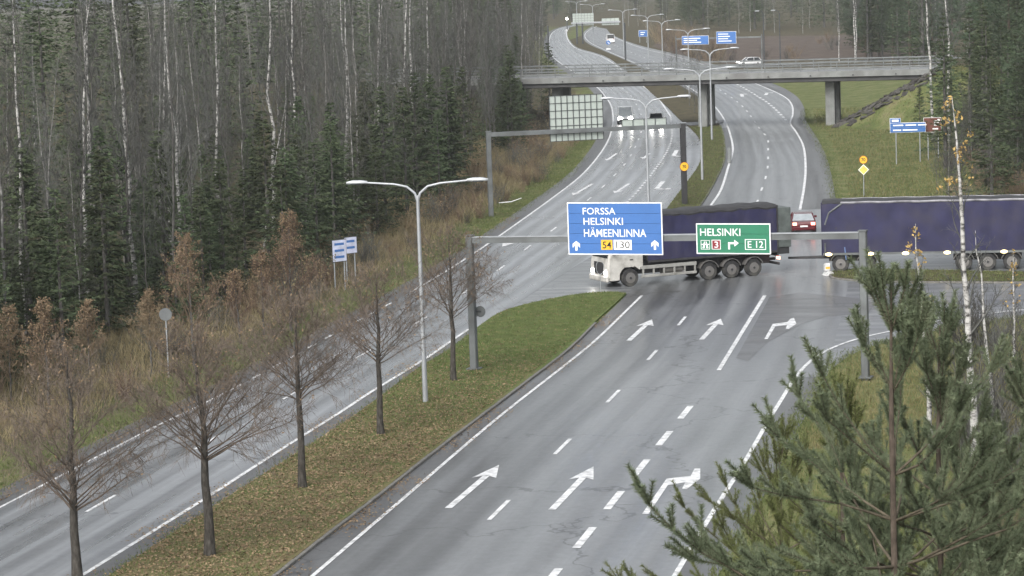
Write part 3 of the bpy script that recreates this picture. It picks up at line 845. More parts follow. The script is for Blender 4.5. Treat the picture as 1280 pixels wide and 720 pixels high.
# ------------------------------------------------------------------ gantries and signs
def frame_of(P0, P1):
    d = P1 - P0; d.z = 0
    return math.atan2(d.y, d.x), d.length
def text_mesh(body, x0, x1, z0, z1, y, m, bold=.0, depth=.004):
    """Lettering filling the box (x0..x1, z0..z1), facing -Y."""
    cu = bpy.data.curves.new("lettering", 'FONT'); cu.body = body; cu.size = 1; cu.offset = bold; cu.extrude = depth; cu.resolution_u = 3
    t = bpy.data.objects.new("lettering_tmp", cu); COL.objects.link(t)
    bpy.context.view_layer.update()
    me = bpy.data.meshes.new_from_object(t.evaluated_get(bpy.context.evaluated_depsgraph_get()))
    bpy.data.objects.remove(t)
    co = np.empty(len(me.vertices) * 3, np.float32); me.vertices.foreach_get("co", co); co = co.reshape(-1, 3)
    mn, mx = co.min(0), co.max(0)
    X = x0 + (co[:, 0] - mn[0]) / (mx[0] - mn[0]) * (x1 - x0); Z = z0 + (co[:, 1] - mn[1]) / (mx[1] - mn[1]) * (z1 - z0)
    me.vertices.foreach_set("co", np.c_[X, y - co[:, 2], Z].astype(np.float32).ravel())
    me.materials.clear(); me.materials.append(m); me.update()
    return me
def arrow_up(x0, x1, z0, z1, y, m, parent):
    c = (x0 + x1) / 2; w = (x1 - x0) / 2; t = w * .30; zz = z0 + (z1 - z0) * .52
    part("arrow", MB().prism([(c - t, z0), (c + t, z0), (c + t, zz + .02), (c + w, zz - .10), (c + w, zz + .08), (c, z1), (c - w, zz + .08), (c - w, zz - .10), (c - t, zz + .02)][::1], y - .004, y + .004), m, parent)
GL_, GR_ = G(593, 464), G(1082, 475)
rz, GLEN = frame_of(GL_, GR_)
def gp(px, py): return on_wall(px, py, GL_, GR_)
ga = thing("sign_gantry", "grey steel portal gantry over the near lanes, carrying blue and green signs", "gantry", GL_, rz)
zl, zr = gp(590, 295)[1], gp(1079, 289)[1]
part("post", MB().box(-.16, .16, -.16, .16, -.1, zl, .03), M['steel'], ga)
part("post", MB().box(GLEN - .16, GLEN + .16, -.16, .16, -.1, zr, .03), M['steel'], ga)
for xx, zz in ((0, zl), (GLEN, zr)):
    part("post_cap", MB().box(xx - .19, xx + .19, -.19, .19, zz + .003, zz + .05), M['steel'], ga)
    part("base_plate", MB().box(xx - .3, xx + .3, -.3, .3, .10, .16, .01), M['steel'], ga)
za, zb = zl - .33, zr - .33
part("beam", MB().loft([[(x, y, z + dz) for y, dz in ((-.13, 0), (.13, 0), (.13, .26), (-.13, .26))] for x, z in ((.165, za), (GLEN - .165, zb))]), M['steel'], ga)
part("beam_flange", MB().loft([[(x, y, z + dz) for y, dz in ((-.16, .265), (.16, .265), (.16, .30), (-.16, .30))] for x, z in ((.165, za), (GLEN - .165, zb))]), M['steel_light'], ga)
def sign_board(name, label, px, m, planks, frame):
    (xa, ya, xb, yb) = px
    P0, P1, rz_, root_loc = frame
    x0, z1 = on_wall(xa, ya, P0, P1); x1, z0 = on_wall(xb, yb, P0, P1)
    r = thing(name, label, "road sign", root_loc, rz_)
    n = planks; gap = .012; hh = (z1 - z0) / n
    for i in range(n):
        part("panel", MB().box(x0 + .04, x1 - .04, -.25, -.20, z0 + .04 + i * (hh - .08 / n) + gap / 2, z0 + .04 + (i + 1) * (hh - .08 / n) - gap / 2), m, r)
    part("backing_plate", MB().box(x0 + .05, x1 - .05, -.196, -.185, z0 + .05, z1 - .05), M['steel_dark'], r)
    b = MB()
    for q in ((x0, x1, z1 - .045, z1), (x0, x1, z0, z0 + .045), (x0, x0 + .045, z0 + .046, z1 - .046), (x1 - .045, x1, z0 + .046, z1 - .046)):
        b.box(q[0], q[1], -.262, -.19, q[2], q[3])
    part("border", b, M['white'], r)
    for xx in (x0 + (x1 - x0) * .2, x0 + (x1 - x0) * .8):
        part("bracket", MB().box(xx - .05, xx + .05, -.184, -.135, z0 + .1, z1 - .1), M['steel'], r)
    return r, (x0, x1, z0, z1)
fr = (GL_, GR_, rz, GL_)
bs, bb = sign_board("direction_sign", "big blue sign reading FORSSA, HELSINKI, HÄMEENLINNA on the gantry", (711, 252.5, 831, 318), M['blue'], 5, fr)
def put_text(r, body, px, m, y=-.252, bold=.004, P=(GL_, GR_)):
    x0, z1 = on_wall(px[0], px[1], *P); x1, z0 = on_wall(px[2], px[3], *P)
    return link("lettering", text_mesh(body, x0, x1, z0, z1, y, m, bold), r)
put_text(bs, "FORSSA", (730.5, 259, 771.5, 267.5), M['white'])
put_text(bs, "HELSINKI", (731.5, 271.5, 781, 280.5), M['white'])
put_text(bs, "HÄMEENLINNA", (732, 283.5, 810, 295.5), M['white'])
for a, b in (((718, 300.5), (727.5, 312.5)), ((816, 299.5), (825.5, 311.5))):
    x0, z1 = gp(*a); x1, z0 = gp(*b); arrow_up(x0, x1, z0, z1, -.256, M['white'], bs)
def plate(r, px, m, y0=-.262, y1=-.252, nm="number_panel", P=(GL_, GR_)):
    x0, z1 = on_wall(px[0], px[1], *P); x1, z0 = on_wall(px[2], px[3], *P)
    return part(nm, MB().box(x0, x1, y0, y1, z0, z1), m, r)
def outline(r, px, m, w=.035, y0=-.262, y1=-.252, P=(GL_, GR_)):
    x0, z1 = on_wall(px[0], px[1], *P); x1, z0 = on_wall(px[2], px[3], *P)
    b = MB()
    for q in ((x0, x1, z1 - w, z1), (x0, x1, z0, z0 + w), (x0, x0 + w, z0 + w, z1 - w), (x1 - w, x1, z0 + w, z1 - w)):
        b.box(q[0], q[1], y0, y1, q[2], q[3])
    return part("number_frame", b, m, r)
a = plate(bs, (753.5, 299, 768, 311.5), M['yellow'])
put_text(bs, "54", (755.5, 301, 766.5, 309.8), M['black'], -.266, .008)
a = plate(bs, (769.2, 299, 792, 311.5), M['white'])
put_text(bs, "130", (772.5, 300.8, 789.5, 309.6), M['black'], -.266, .0)
gs, gb = sign_board("direction_sign", "green sign reading HELSINKI with E 12 and a right-turn arrow on the gantry", (872, 278.6, 965.5, 317), M['green'], 3, fr)
put_text(gs, "HELSINKI", (877, 284.8, 927.5, 294.2), M['white'])
outline(gs, (878, 299.5, 889.5, 311), M['white'], .02)
x0, z1 = gp(879.5, 301); x1, z0 = gp(888, 309.5); c = (x0 + x1) / 2
mb = MB()
for sg in (-1, 1):
    mb.prism([(c + sg * .04, z0), (c + sg * .14, z0), (c + sg * .05, z1), (c + sg * .02, z1)], -.260, -.252)
mb.box(c - .17, c + .17, -.2605, -.2525, (z0 + z1) / 2, (z0 + z1) / 2 + .04)
part("motorway_symbol", mb, M['white'], gs)
plate(gs, (891.5, 299, 903, 311), M['white'], -.258, -.252); plate(gs, (892.3, 299.7, 902.2, 310.3), M['sign_red'], -.262, -.2585)
put_text(gs, "3", (895, 301, 900, 309), M['white'], -.266, .01)
x0, z1 = gp(912, 299.5); x1, z0 = gp(925.5, 311)
w_ = .085; zc = z0 + (z1 - z0) * .68
part("arrow", MB().prism([(x0, z0), (x0 + w_, z0), (x0 + w_, zc - w_ / 2), (x1 - .2, zc - w_ / 2), (x1 - .2, zc - .15), (x1, zc), (x1 - .2, zc + .15), (x1 - .2, zc + w_ / 2), (x0, zc + w_ / 2)], -.260, -.252), M['white'], gs)
outline(gs, (933, 298.2, 959.5, 311.5), M['white'], .03)
put_text(gs, "E 12", (936.5, 300.5, 956, 309), M['white'])

# gantry over the far left carriageway, seen from behind
HL, HR = G(614, 271), G(856, 257)
rz2, L2 = frame_of(HL, HR)
gb2 = thing("sign_gantry", "grey gantry over the left carriageway seen from behind, short of the bridge", "gantry", HL, rz2)
def hp(px, py): return on_wall(px, py, HL, HR)
z2l, z2r = hp(610, 165)[1], hp(853, 154)[1]
part("post", MB().box(-.17, .17, -.17, .17, -.1, z2l, .03), M['steel'], gb2)
part("post", MB().box(L2 - .19, L2 + .19, -.19, .19, -.1, z2r, .03), M['chassis'], gb2, "dark steel post")
part("beam", MB().loft([[(x, y, z + dz) for y, dz in ((-.15, 0), (.15, 0), (.15, .32), (-.15, .32))] for x, z in ((.175, z2l - .36), (L2 - .195, z2r - .36))]), M['steel'], gb2)
part("post_cap", MB().box(-.2, .2, -.2, .2, z2l + .003, z2l + .06), M['steel'], gb2)
part("post_cap", MB().box(L2 - .22, L2 + .22, -.22, .22, z2r + .003, z2r + .06), M['steel_light'], gb2)
def sign_back(label, px, cols, rows, P0, P1, rz_, loc, off=.22):
    x0, z1 = on_wall(px[0], px[1], P0, P1); x1, z0 = on_wall(px[2], px[3], P0, P1)
    r = thing("gantry_sign", label, "road sign", loc, rz_)
    cw = (x1 - x0) / cols; rh = (z1 - z0) / rows
    me = MB().box(0, cw - .05, off, off + .05, 0, rh - .05).mesh("panel", M['panel_back'])
    for i in range(cols):
        for j in range(rows):
            o = link("panel", me, r); o.location = (x0 + i * cw + .025, 0, z0 + j * rh + .025)
    part("backing_plate", MB().box(x0 + .03, x1 - .03, off + .055, off + .065, z0 + .03, z1 - .03), M['steel_dark'], r)
    for i in range(cols + 1):
        part("stiffener", MB().box(x0 + i * cw - .022, x0 + i * cw + .022, off - .06, off + .02, z0 - .02, z1 + .02), M['steel_dark'], r)
    for j in range(rows + 1):
        part("rail", MB().box(x0, x1, off - .045, off - .005 + .04, z0 + j * rh - .018, z0 + j * rh + .018), M['steel_dark'], r)
    return r
sign_back("large pale gridded sign back above the left gantry beam", (687, 120.5, 755.5, 174), 9, 6, HL, HR, rz2, HL)
sign_back("low pale sign back strip right of the large gridded one", (778, 150, 834, 160.5), 4, 1, HL, HR, rz2, HL)
def speed_plate(loc, rz_, label, cat="speed sign", dia=.64):
    r = thing("speed_sign", label, cat, loc, rz_)
    return r
def disc(mb, x, z, rr, y0, y1, n=24): mb.cyl((x, y0, z), (0, 1, 0), rr, y1 - y0, n)
g = HR
s_, z_ = hp(854, 208)
r = thing("speed_sign", "round yellow sign on the dark post of the left gantry", "speed sign", HL, rz2)
mb = MB(); disc(mb, s_, z_, .36, -.26, -.235); part("rim", mb, M['sign_red'], r)
mb = MB(); disc(mb, s_, z_, .33, -.268, -.262); part("disc", mb, M['yellow'], r)
link("lettering", text_mesh("70", s_ - .15, s_ + .15, z_ - .12, z_ + .12, -.274, M['black'], .02), r)
part("bracket", MB().box(s_ - .04, s_ + .04, -.232, -.195, z_ - .3, z_ + .3), M['steel'], r)

# free-standing signs ----------------------------------------------
g = GT(1080, 246)
r = thing("speed_sign", "round yellow 70 sign above a yellow diamond on the right verge", "road sign", g, rad(-4))
part("post", MB().tube([(0, 0, -.2), (0, 0, 3.2)], .035, 8), M['steel_light'], r)
k = 60500 / (246 + 49) / F
zc = (246 - 199.5) * k; zd = (246 - 212) * k
mb = MB(); disc(mb, 0, zc, .33, -.07, -.05); part("rim", mb, M['sign_red'], r)
mb = MB(); disc(mb, 0, zc, .29, -.078, -.072); part("disc", mb, M['yellow'], r)
link("lettering", text_mesh("70", -.16, .16, zc - .13, zc + .13, -.083, M['black'], .02), r)
part("diamond", MB().prism([(-.42, zd), (0, zd - .42), (.42, zd), (0, zd + .42)], -.07, -.05), M['white'], r)
part("diamond", MB().prism([(-.35, zd), (0, zd - .35), (.35, zd), (0, zd + .35)], -.078, -.072), mat("diamond_yellow", (.75, .58, .12), .5), r)
# blue and brown direction signs on the right bank
g = GT(1136, 205)
k = math.hypot(g.x, g.y) / F
r = thing("direction_sign", "wide blue sign with white text on the right bank below the trees", "road sign", g, rad(-6))
zt, zb_ = (205 - 154) * k, (205 - 165.5) * k
w0, w1 = (1114 - 1136) * k, (1157 - 1136) * k
for i in range(2):
    hh = (zt - zb_) / 2
    part("panel", MB().box(w0, w1, -.09, -.05, zb_ + i * hh + .01, zb_ + (i + 1) * hh - .01), M['blue'], r)
part("panel", MB().box(w0, w0 + .9, -.09, -.05, zt + .035, zt + .42), M['blue'], r)
b = MB(); b.box(w0 - .03, w1 + .03, -.045, -.03, zb_ - .03, zt + .03); b.box(w0 - .03, w0 + .93, -.0455, -.0305, zt + .031, zt + .45); part("border", b, M['white'], r)
b = MB()
for i, (a, c) in enumerate(((.25, 1.15), (1.35, 2.3), (2.45, 3.2), (.25, .95), (1.1, 2.4))):
    zz = zb_ + .14 + (.43 if i < 3 else 0); b.box(w0 + a, w0 + c, -.095, -.0905, zz, zz + .12)
part("lettering", b, M['white'], r)
b = MB(); b.box(w0 + .15, w0 + .75, -.095, -.0905, zt + .12, zt + .32); part("symbol", b, M['white'], r)
for xx in (w0 + .5, w1 - .5): part("post", MB().tube([(xx, 0, -.5), (xx, 0, zt - .1)], .05, 8), M['steel_light'], r)
r2 = thing("direction_sign", "dark brown sign right of the blue one, half hidden by twigs", "road sign", g + Vector(((1168 - 1136) * k, .3, 0)), rad(-6))
part("panel", MB().box(-.85, .65, -.09, -.05, zb_ - .05, zt + .35), M['sign_brown'], r2)
b = MB(); b.box(.05, .3, -.096, -.091, zt - .35, zt + .15); b.box(.35, .55, -.096, -.091, zt - .1, zt + .25); b.box(-.1, .4, -.0965, -.0915, zb_ + .15, zb_ + .27); part("symbol", b, M['white'], r2)
part("border", MB().box(-.88, .68, -.045, -.03, zb_ - .08, zt + .38), M['white'], r2)
for xx in (-.5, .4): part("post", MB().tube([(xx, 0, -.5), (xx, 0, zt)], .05, 8), M['steel_light'], r2)
# information boards on the left verge
for (px, w_, h_, gy_, l) in (((426, 363), .95, 1.25, 37, "taller of two pale blue-white boards among the brown shrubs"),
                            ((440, 355), .85, .95, 41, "shorter right-hand pale board among the brown shrubs, behind the taller one")):
    g = G(*px); k = math.hypot(g.x, g.y) / F
    r = thing("information_board", l, "road sign", g, rad(38))
    z1 = (px[1] - (299.5 if w_ > .9 else 296)) * k
    part("panel", MB().box(-w_ / 2, w_ / 2, -.05, -.02, z1 - h_, z1), mat("board_pale_%d" % gy_, (.55, .58, .72), .5), r)
    b = MB()
    for j in range(3 if w_ > .9 else 2):
        zz = z1 - .3 - j * .38; b.box(-w_ / 2 + .12, w_ / 2 - .15, -.056, -.051, zz, zz + .14)
    part("lettering", b, M['blue'], r)
    part("border", MB().box(-w_ / 2 - .04, w_ / 2 + .04, -.015, 0, z1 - h_ - .04, z1 + .04), M['steel_dark'], r)
    for xx in (-w_ / 2 + .12, w_ / 2 - .12): part("post", MB().tube([(xx, .04, -.2), (xx, .04, z1 - .05)], .04, 8), M['steel_light'], r)
def round_back(px, cpx, rr, label, rz_=0):
    g = G(*px); k = math.hypot(g.x, g.y) / F
    r = thing("round_sign", label, "road sign", g, rz_)
    zc = (px[1] - cpx) * k
    part("post", MB().tube([(0, 0, -.1), (0, 0, zc + rr * .8)], .035, 8), M['steel_light'], r)
    mb = MB(); disc(mb, 0, zc, rr, -.055, -.04); part("disc", mb, mat("sign_back_grey", (.13, .14, .145), .6, .2), r)
    part("clamp", MB().box(-.2, .2, -.0395, -.0365, zc - .04, zc + .04), M['steel_dark'], r)
    return r
round_back((211, 472), 392, .30, "grey back of a round sign on a post by the left road")
r = thing("round_sign", "grey round sign back on the left post of the near gantry", "road sign", GL_, rz)
s_, z_ = gp(594.5, 390); mb = MB(); disc(mb, s_ + .15, z_, .26, .19, .205); part("disc", mb, M['steel'], r)
part("bracket", MB().box(s_ - .1, s_ + .2, .165, .188, z_ - .04, z_ + .04), M['steel_dark'], r)
g = G(295, 368)
r = thing("reflector_post", "thin dark marker post with a white tip before the dark spruces", "marker post", g)
part("post", MB().tube([(0, 0, -.1), (0, 0, 1.25)], .035, 8), M['steel_dark'], r); part("reflector", MB().box(-.05, .05, -.05, .05, 1.25, 1.5, .01), M['white'], r)
g = G(751, 367)
r = thing("marker_post", "thin pale post with an oval hoop before the truck cab", "marker post", g)
part("post", MB().tube([(0, 0, 0), (0, 0, 1.1)], .02, 6), M['steel_light'], r)
part("hoop", MB().tube([(.22 * math.cos(a), 0, 1.5 + .4 * math.sin(a)) for a in np.linspace(0, 2 * math.pi, 17)], .015, 5, False), M['steel_light'], r)
g = G(638, 258); mb = MB().loft([[(-.9, -.12, .3), (-.9, .12, .3), (-.9, .12, .33), (-.9, -.12, .33)], [(.1, -.2, .36), (.1, .2, .36), (.1, .2, .39), (.1, -.2, .39)], [(.9, -.1, .62), (.9, .1, .62), (.9, .1, .65), (.9, -.1, .65)]])
o = part("scrap_board", mb, M['white'], None); o.location = g; tag(o, "bent white scrap board lying on the green left verge", "scrap board")
g = G(1034, 344)
r = thing("island_bollard", "white bollard on the nose of the kerbed island below the trailer", "bollard", g, rad(10))
wh = mat("bollard_white", (.62, .63, .63), .5, var=.1, scale=4, dirt=(.35, .35, .34), dscale=3)
part("base", MB().prism([(-.30, 0), (.28, 0), (.24, .22), (.0, .30), (-.22, .05)], -.45, .25), wh, r)
part("shield", MB().loft([[(-.05 + a * .5, y - .1, z) for a, y in ((-.32, -.14), (.32, -.14), (.32, .14), (-.32, .14))] for z in (.303, .62)] + [[(.0 + a * .42, y - .1, .72) for a, y in ((-.32, -.1), (.32, -.1), (.32, .1), (-.32, .1))]]), wh, r)
part("reflector", MB().box(-.16, .10, -.262, -.245, .40, .52), M['yellow'], r)
# cantilever sign far up the road, seen from behind
g = G(725, 55.5); P1 = g + Vector((1, 0, 0)) * 5
r = thing("sign_mast", "dark twin mast carrying the far sign backs on the median", "gantry", g)
for xx in (-.7, .7): part("post", MB().tube([(xx, 0, -.1), (xx, 0, 5.4)], .2, 8), M['steel_dark'], r)
part("beam", MB().box(-2, 10, -.18, .18, 5.0, 5.4), M['steel_light'], r)
sign_back("farthest pale gridded sign back on the median", (715.5, 17, 742.5, 31.5), 7, 5, g, P1, 0, g)
sign_back("low pale sign back strip right of the farthest gridded sign", (752, 23, 774, 31), 4, 1, g, P1, 0, g)
# blue gantry signs beyond the bridge
g = G(846, 88); P1 = G(953, 86); rz3, L3 = frame_of(g, P1)
r = thing("sign_gantry", "thin gantry with blue signs over the right carriageway beyond the bridge", "gantry", g, rz3)
for xx in (0, L3): part("post", MB().tube([(xx, 0, -.1), (xx, 0, 6)], .13, 8), M['steel'], r)
part("beam", MB().box(.14, L3 - .14, -.1, .1, 5.4, 5.65), M['steel'], r)
for px, l, nt_ in (((853, 45.5, 886, 55), "left, lower of two far blue gantry signs beyond the bridge", 3), ((896, 40, 920.5, 54), "right, taller of two far blue gantry signs beyond the bridge", 4)):
    x0, z1 = on_wall(px[0], px[1], g, P1); x1, z0 = on_wall(px[2], px[3], g, P1)
    q = thing("direction_sign", l, "road sign", g, rz3)
    part("panel", MB().box(x0, x1, -.25, -.2, z0, z1), M['blue'], q)
    part("border", MB().box(x0 - .05, x1 + .05, -.19, -.17, z0 - .05, z1 + .05), M['white'], q)
    b = MB(); rg = random.Random(len(l))
    for j in range(nt_):
        zz = z1 - .45 - j * (z1 - z0 - .4) / nt_; b.box(x0 + .3, x0 + (x1 - x0) * rg.uniform(.5, .85), -.256, -.251, zz, zz + .14)
    part("lettering", b, M['white'], q)
    part("bracket", MB().box((x0 + x1) / 2 - .1, (x0 + x1) / 2 + .1, -.168, -.105, z0 + .3, z1 - .3), M['steel'], q)
g = G(804, 53.5)
r = thing("direction_sign", "small far blue sign on two posts before the dark wood", "road sign", g)
part("panel", MB().box(-1, 1, -.08, -.04, 1.5, 3.0), M['blue'], r); part("border", MB().box(-1.05, 1.05, -.035, -.02, 1.45, 3.05), M['white'], r)
b = MB(); b.box(-.6, .5, -.086, -.081, 2.4, 2.6); b.box(-.6, .2, -.086, -.081, 1.9, 2.1); part("lettering", b, M['white'], r)
for xx in (-.8, .8): part("post", MB().tube([(xx, 0, -.1), (xx, 0, 2.9)], .06, 8), M['steel_light'], r)
g = G(760.5, 62)
r = thing("keep_right_sign", "small blue keep-right sign on a white base before the far van", "road sign", g)
part("base", MB().box(-.5, .5, -.3, .3, 0, .25, .05), M['white'], r); part("post", MB().tube([(0, 0, .2), (0, 0, 1.9)], .05, 8), M['steel_light'], r)
mb = MB(); disc(mb, 0, 1.6, .5, -.08, -.06); part("disc", mb, M['blue'], r)
part("arrow", MB().prism([(-.22, 1.72), (.12, 1.38), (.02, 1.3), (.3, 1.28), (.28, 1.56), (.2, 1.47), (-.14, 1.8)], -.086, -.082), M['white'], r)
# ------------------------------------------------------------------ vehicles
def wheel(parent, x, y, r, w, out, name="wheel", n=22, hub=.55):
    """A road wheel on an axle along Y; out = +1 when its face looks to +Y."""
    t = part(name, MB().lathe([(r * .58, -w / 2), (r * .93, -w / 2), (r, -w * .36), (r, w * .36), (r * .93, w / 2), (r * .58, w / 2)], n, 'Y', (0, 0, 0)), M['rubber'], parent, sm=True)
    t.location = (x, y, r)
    o = out
    part("rim", MB().lathe([(r * .60, o * w * .515), (r * .54, o * w * .36), (r * .30, o * w * .30), (r * .26, o * w * .50), (r * .12, o * w * .55), (.001, o * w * .55)][::1], n, 'Y'), M['rim'], t, sm=True)
    part("hub", MB().lathe([(r * .14, o * w * .5), (r * .13, o * w * .62), (.001, o * w * .63)], 10, 'Y'), M['chassis'], t)
    return t
def fender(parent, x, y0, y1, r, m, a0=10, a1=170, th=.035):
    ri, ro = r + .09, r + .09 + th
    aa = np.linspace(rad(a0), rad(a1), 13)
    poly = [(x + ro * math.cos(a), r + ro * math.sin(a)) for a in aa] + [(x + ri * math.cos(a), r + ri * math.sin(a)) for a in aa[::-1]]
    return part("mudguard", MB().prism(poly, y0, y1), m, parent)
M['guard'] = mat("side_guard_dirty", (.30, .30, .285), .6, .1, var=.2, scale=3, dirt=(.16, .155, .14), dscale=1.5)
# the tipper truck crossing: local x forward, y towards the camera side
WF, WRR = G(788.6, 358.5), G(943, 345.3)
fw = (WF - WRR); fw.z = 0; fw.normalize()
lf = Vector((-fw.y, fw.x, 0))
org = WF - lf * 1.24
tr = thing("tipper_truck", "pale-cabbed truck with a long dark blue tarpaulin body crossing behind the signs", "truck", org, math.atan2(fw.y, fw.x))
def tp(px, py):
    s, z = on_wall(px, py, WF, WRR); return -s, z
ax_r = [tp(887, 349.7)[0], tp(915, 347.6)[0], tp(943, 345.3)[0]]
xb0 = ax_r[2] - 1.55                      # body rear
xb1 = -1.15
zb0, zb1 = 1.42, 4.05
R = .52
for x in [0.0] + ax_r:
    for sy in (1, -1):
        wheel(tr, x, sy * 1.06, R, .36, sy)
cabp = [(1.34, .42), (1.40, .62), (1.42, 1.10), (1.36, 1.65), (1.10, 2.72), (.86, 3.30), (.30, 3.44), (-.72, 3.40), (-.82, 3.2), (-.82, 1.15), (-.66, 1.1), (-.62, .95), (-.52, 1.02), (-.3, 1.18), (0, 1.23), (.3, 1.18), (.52, 1.02), (.66, .80), (.70, .42)]
cb = MB().loft([[(x - (abs(k) - .9) * .0 - (.10 if abs(k) > .99 and x > .8 else 0), k * 1.22, z) for x, z in cabp] for k in (-1, -.93, .93, 1)])
part("cab", cb, M['cab'], tr)
part("windscreen", MB().quad((1.37, -1.04, 1.72), (1.37, 1.04, 1.72), (1.125, 1.0, 2.72), (1.125, -1.0, 2.72)) or MB().loft([[(1.335, -1.04, 1.72), (1.385, -1.04, 1.74), (1.15, -1.0, 2.70), (1.09, -1.0, 2.70)], [(1.335, 1.04, 1.72), (1.385, 1.04, 1.74), (1.15, 1.0, 2.70), (1.09, 1.0, 2.70)]]), M['glass'], tr)
for sy in (1, -1):
    y0 = sy * 1.223
    dr = part("door", MB().prism([(.70, 1.15), (.95, 1.5), (.92, 2.0), (.72, 2.75), (-.25, 2.78), (-.25, 1.15)], min(y0, y0 + sy * .012), max(y0, y0 + sy * .012)), M['cab'], tr)
    y1 = sy * 1.238
    part("window", MB().prism([(.80, 1.9), (.62, 2.66), (-.15, 2.68), (-.15, 1.9)], min(y1, y1 + sy * .008), max(y1, y1 + sy * .008)), M['glass'], dr)
    part("handle", MB().box(-.18, .02, min(y1, y1 + sy * .03), max(y1, y1 + sy * .03), 1.55, 1.6), M['chassis'], dr)
    part("headlight", MB().lathe([(.02, 0), (.17, .02), (.14, .06), (.001, .08)], 14, 'X', (1.40, sy * .92, .86)), M['headlight'], tr)
    mr = part("mirror", MB().box(1.12, 1.24, min(sy * 1.34, sy * 1.56), max(sy * 1.34, sy * 1.56), 1.95, 2.65, .03), M['chassis'], tr)
    part("arm", MB().tube([(1.0, sy * 1.22, 2.7), (1.18, sy * 1.45, 2.75), (1.18, sy * 1.45, 2.6)], .02, 5), M['chassis'], mr)
    part("step", MB().box(-.60, -.1 + .0, min(sy * .98, sy * 1.22), max(sy * .98, sy * 1.22), .3, .36), M['chassis'], tr) if False else None
part("bumper", MB().box(1.345, 1.52, -1.24, 1.24, .34, .68, .05), M['cab'], tr)
part("grille", MB().box(1.425, 1.455, -.62, .62, .75, 1.45, .01), M['chassis'], tr)
part("sun_visor", MB().prism([(1.02, 2.86), (1.30, 2.80), (1.26, 2.98), (.98, 3.0)], -1.05, 1.05), M['chassis'], tr)
part("roof_deflector", MB().prism([(.72, 3.40), (.30, 3.75), (-.6, 3.98), (-.7, 3.43)], -1.0, 1.0), M['cab'], tr)
part("chassis", MB().box(xb0 + .1, .9, -.45, .45, .62, 1.05), M['chassis'], tr)
part("subframe", MB().box(xb0 + .1, -.95, -.55, .55, 1.055, zb0 - .003), M['chassis'], tr)
# body: tarpaulin wall with soft sag between the stakes
def tarp_wall(x0, x1, y, sg, z0, z1, n=56, m=10, seed=1, top=lambda x: 0.0):
    rg = random.Random(seed); V, Fc = [], []
    ph = [rg.uniform(0, 6) for _ in range(4)]
    for i in range(n + 1):
        for j in range(m + 1):
            u, v = i / n, j / m
            x = x0 + (x1 - x0) * u
            b = .022 * math.sin(u * 34 + ph[0]) * math.sin(v * math.pi) + .012 * math.sin(u * 71 + v * 3 + ph[1])+ .010 * math.sin(v * 9 + u * 11 + ph[2])
            V.append((x, y + sg * (.02 + b), z0 + (z1 + top(x) - z0) * v))
    w = m + 1
    for i in range(n):
        for j in range(m):
            a = i * w + j; Fc.append((a, a + 1, a + w + 1, a + w))
    return np_mesh("tarpaulin", V, Fc, M['tarp'])
topf = lambda x: .05 * math.sin(x * 2.2) * .5 + .03 * math.sin(x * 5.1)
part("box_body", MB().box(xb0 + .03, xb1 - .03, -1.21, 1.21, zb0, zb1 - .06), M['chassis'], tr)
for sy in (1, -1):
    o = link("tarpaulin", tarp_wall(xb0, xb1, sy * 1.225, sy, zb0 + .02, zb1, seed=2 + sy, top=topf), tr)
    part("side_rail", MB().box(xb0 - .02, xb1 + .02, min(sy * 1.20, sy * 1.29), max(sy * 1.20, sy * 1.29), zb0 - .10, zb0 + .015), M['chassis'], tr)
part("roof_tarp", MB().loft([[(x, y, zb1 + topf(x) + dz) for y, dz in ((-1.25, -.12), (-1.28, -.02), (-1.1, .10), (0, .16), (1.1, .10), (1.28, -.02), (1.25, -.12))] for x in np.linspace(xb0 - .03, xb1 + .03, 26)]), M['chassis'], tr, "black rolled roof sheet", sm=True)
part("rear_frame", MB().box(xb0 - .12, xb0 - .035, -1.24, 1.24, zb0 - .35, zb1 + .06, .02), M['chassis'], tr)
dg = mat("rear_door_grey_green", (.085, .10, .095), .6, var=.3)
part("rear_door", MB().box(xb0 - 1.0, xb0 - .125, -1.18, 1.18, zb0 + .15, zb1 - .12, .03), dg, tr, "grey-green rear loading end")
part("rear_beam", MB().box(xb0 - .9, xb0 - .125, -1.1, 1.1, zb0 - .25, zb0 + .14, .02), M['chassis'], tr)
for x in ax_r:
    for sy in (1, -1): fender(tr, x, min(sy * .84, sy * 1.27), max(sy * .84, sy * 1.27), R, M['rim'], 18, 162)
for sy in (1, -1):
    y0, y1 = min(sy * 1.12, sy * 1.22), max(sy * 1.12, sy * 1.22)
    sk = part("side_guard", MB().box(ax_r[0] + .8, -.72, y0, y1, .95, 1.16, .02).box(ax_r[0] + .8, -.72, y0, y1, .46, .62, .02), M['guard'], tr)
    for k in range(6):
        x = ax_r[0] + .85 + k * (-.9 - ax_r[0] - .85) / 5
        part("stay", MB().box(x, x + .10, min(sy * 1.13, sy * 1.21), max(sy * 1.13, sy * 1.21), .622, .948), M['guard'], sk)
    part("fuel_tank", MB().lathe([(.001, ax_r[0] + 1.6), (.27, ax_r[0] + 1.62), (.28, ax_r[0] + 2.9), (.001, ax_r[0] + 2.92)], 14, 'X', (0, sy * .80, .80)), M['rim'], tr, sm=True)
    part("tail_light", MB().box(xb0 - .26, xb0 - .205, min(sy * .75, sy * 1.15), max(sy * .75, sy * 1.15), .86, 1.04, .015), M['tail'], tr)
part("underrun_bar", MB().box(xb0 - .19, xb0 - .09, -1.2, 1.2, .55, .7, .02), M['chassis'], tr)
part("tow_hitch", MB().box(xb0 - .5, xb0 + .1, -.09, .09, .72, .88, .02), M['chassis'], tr)
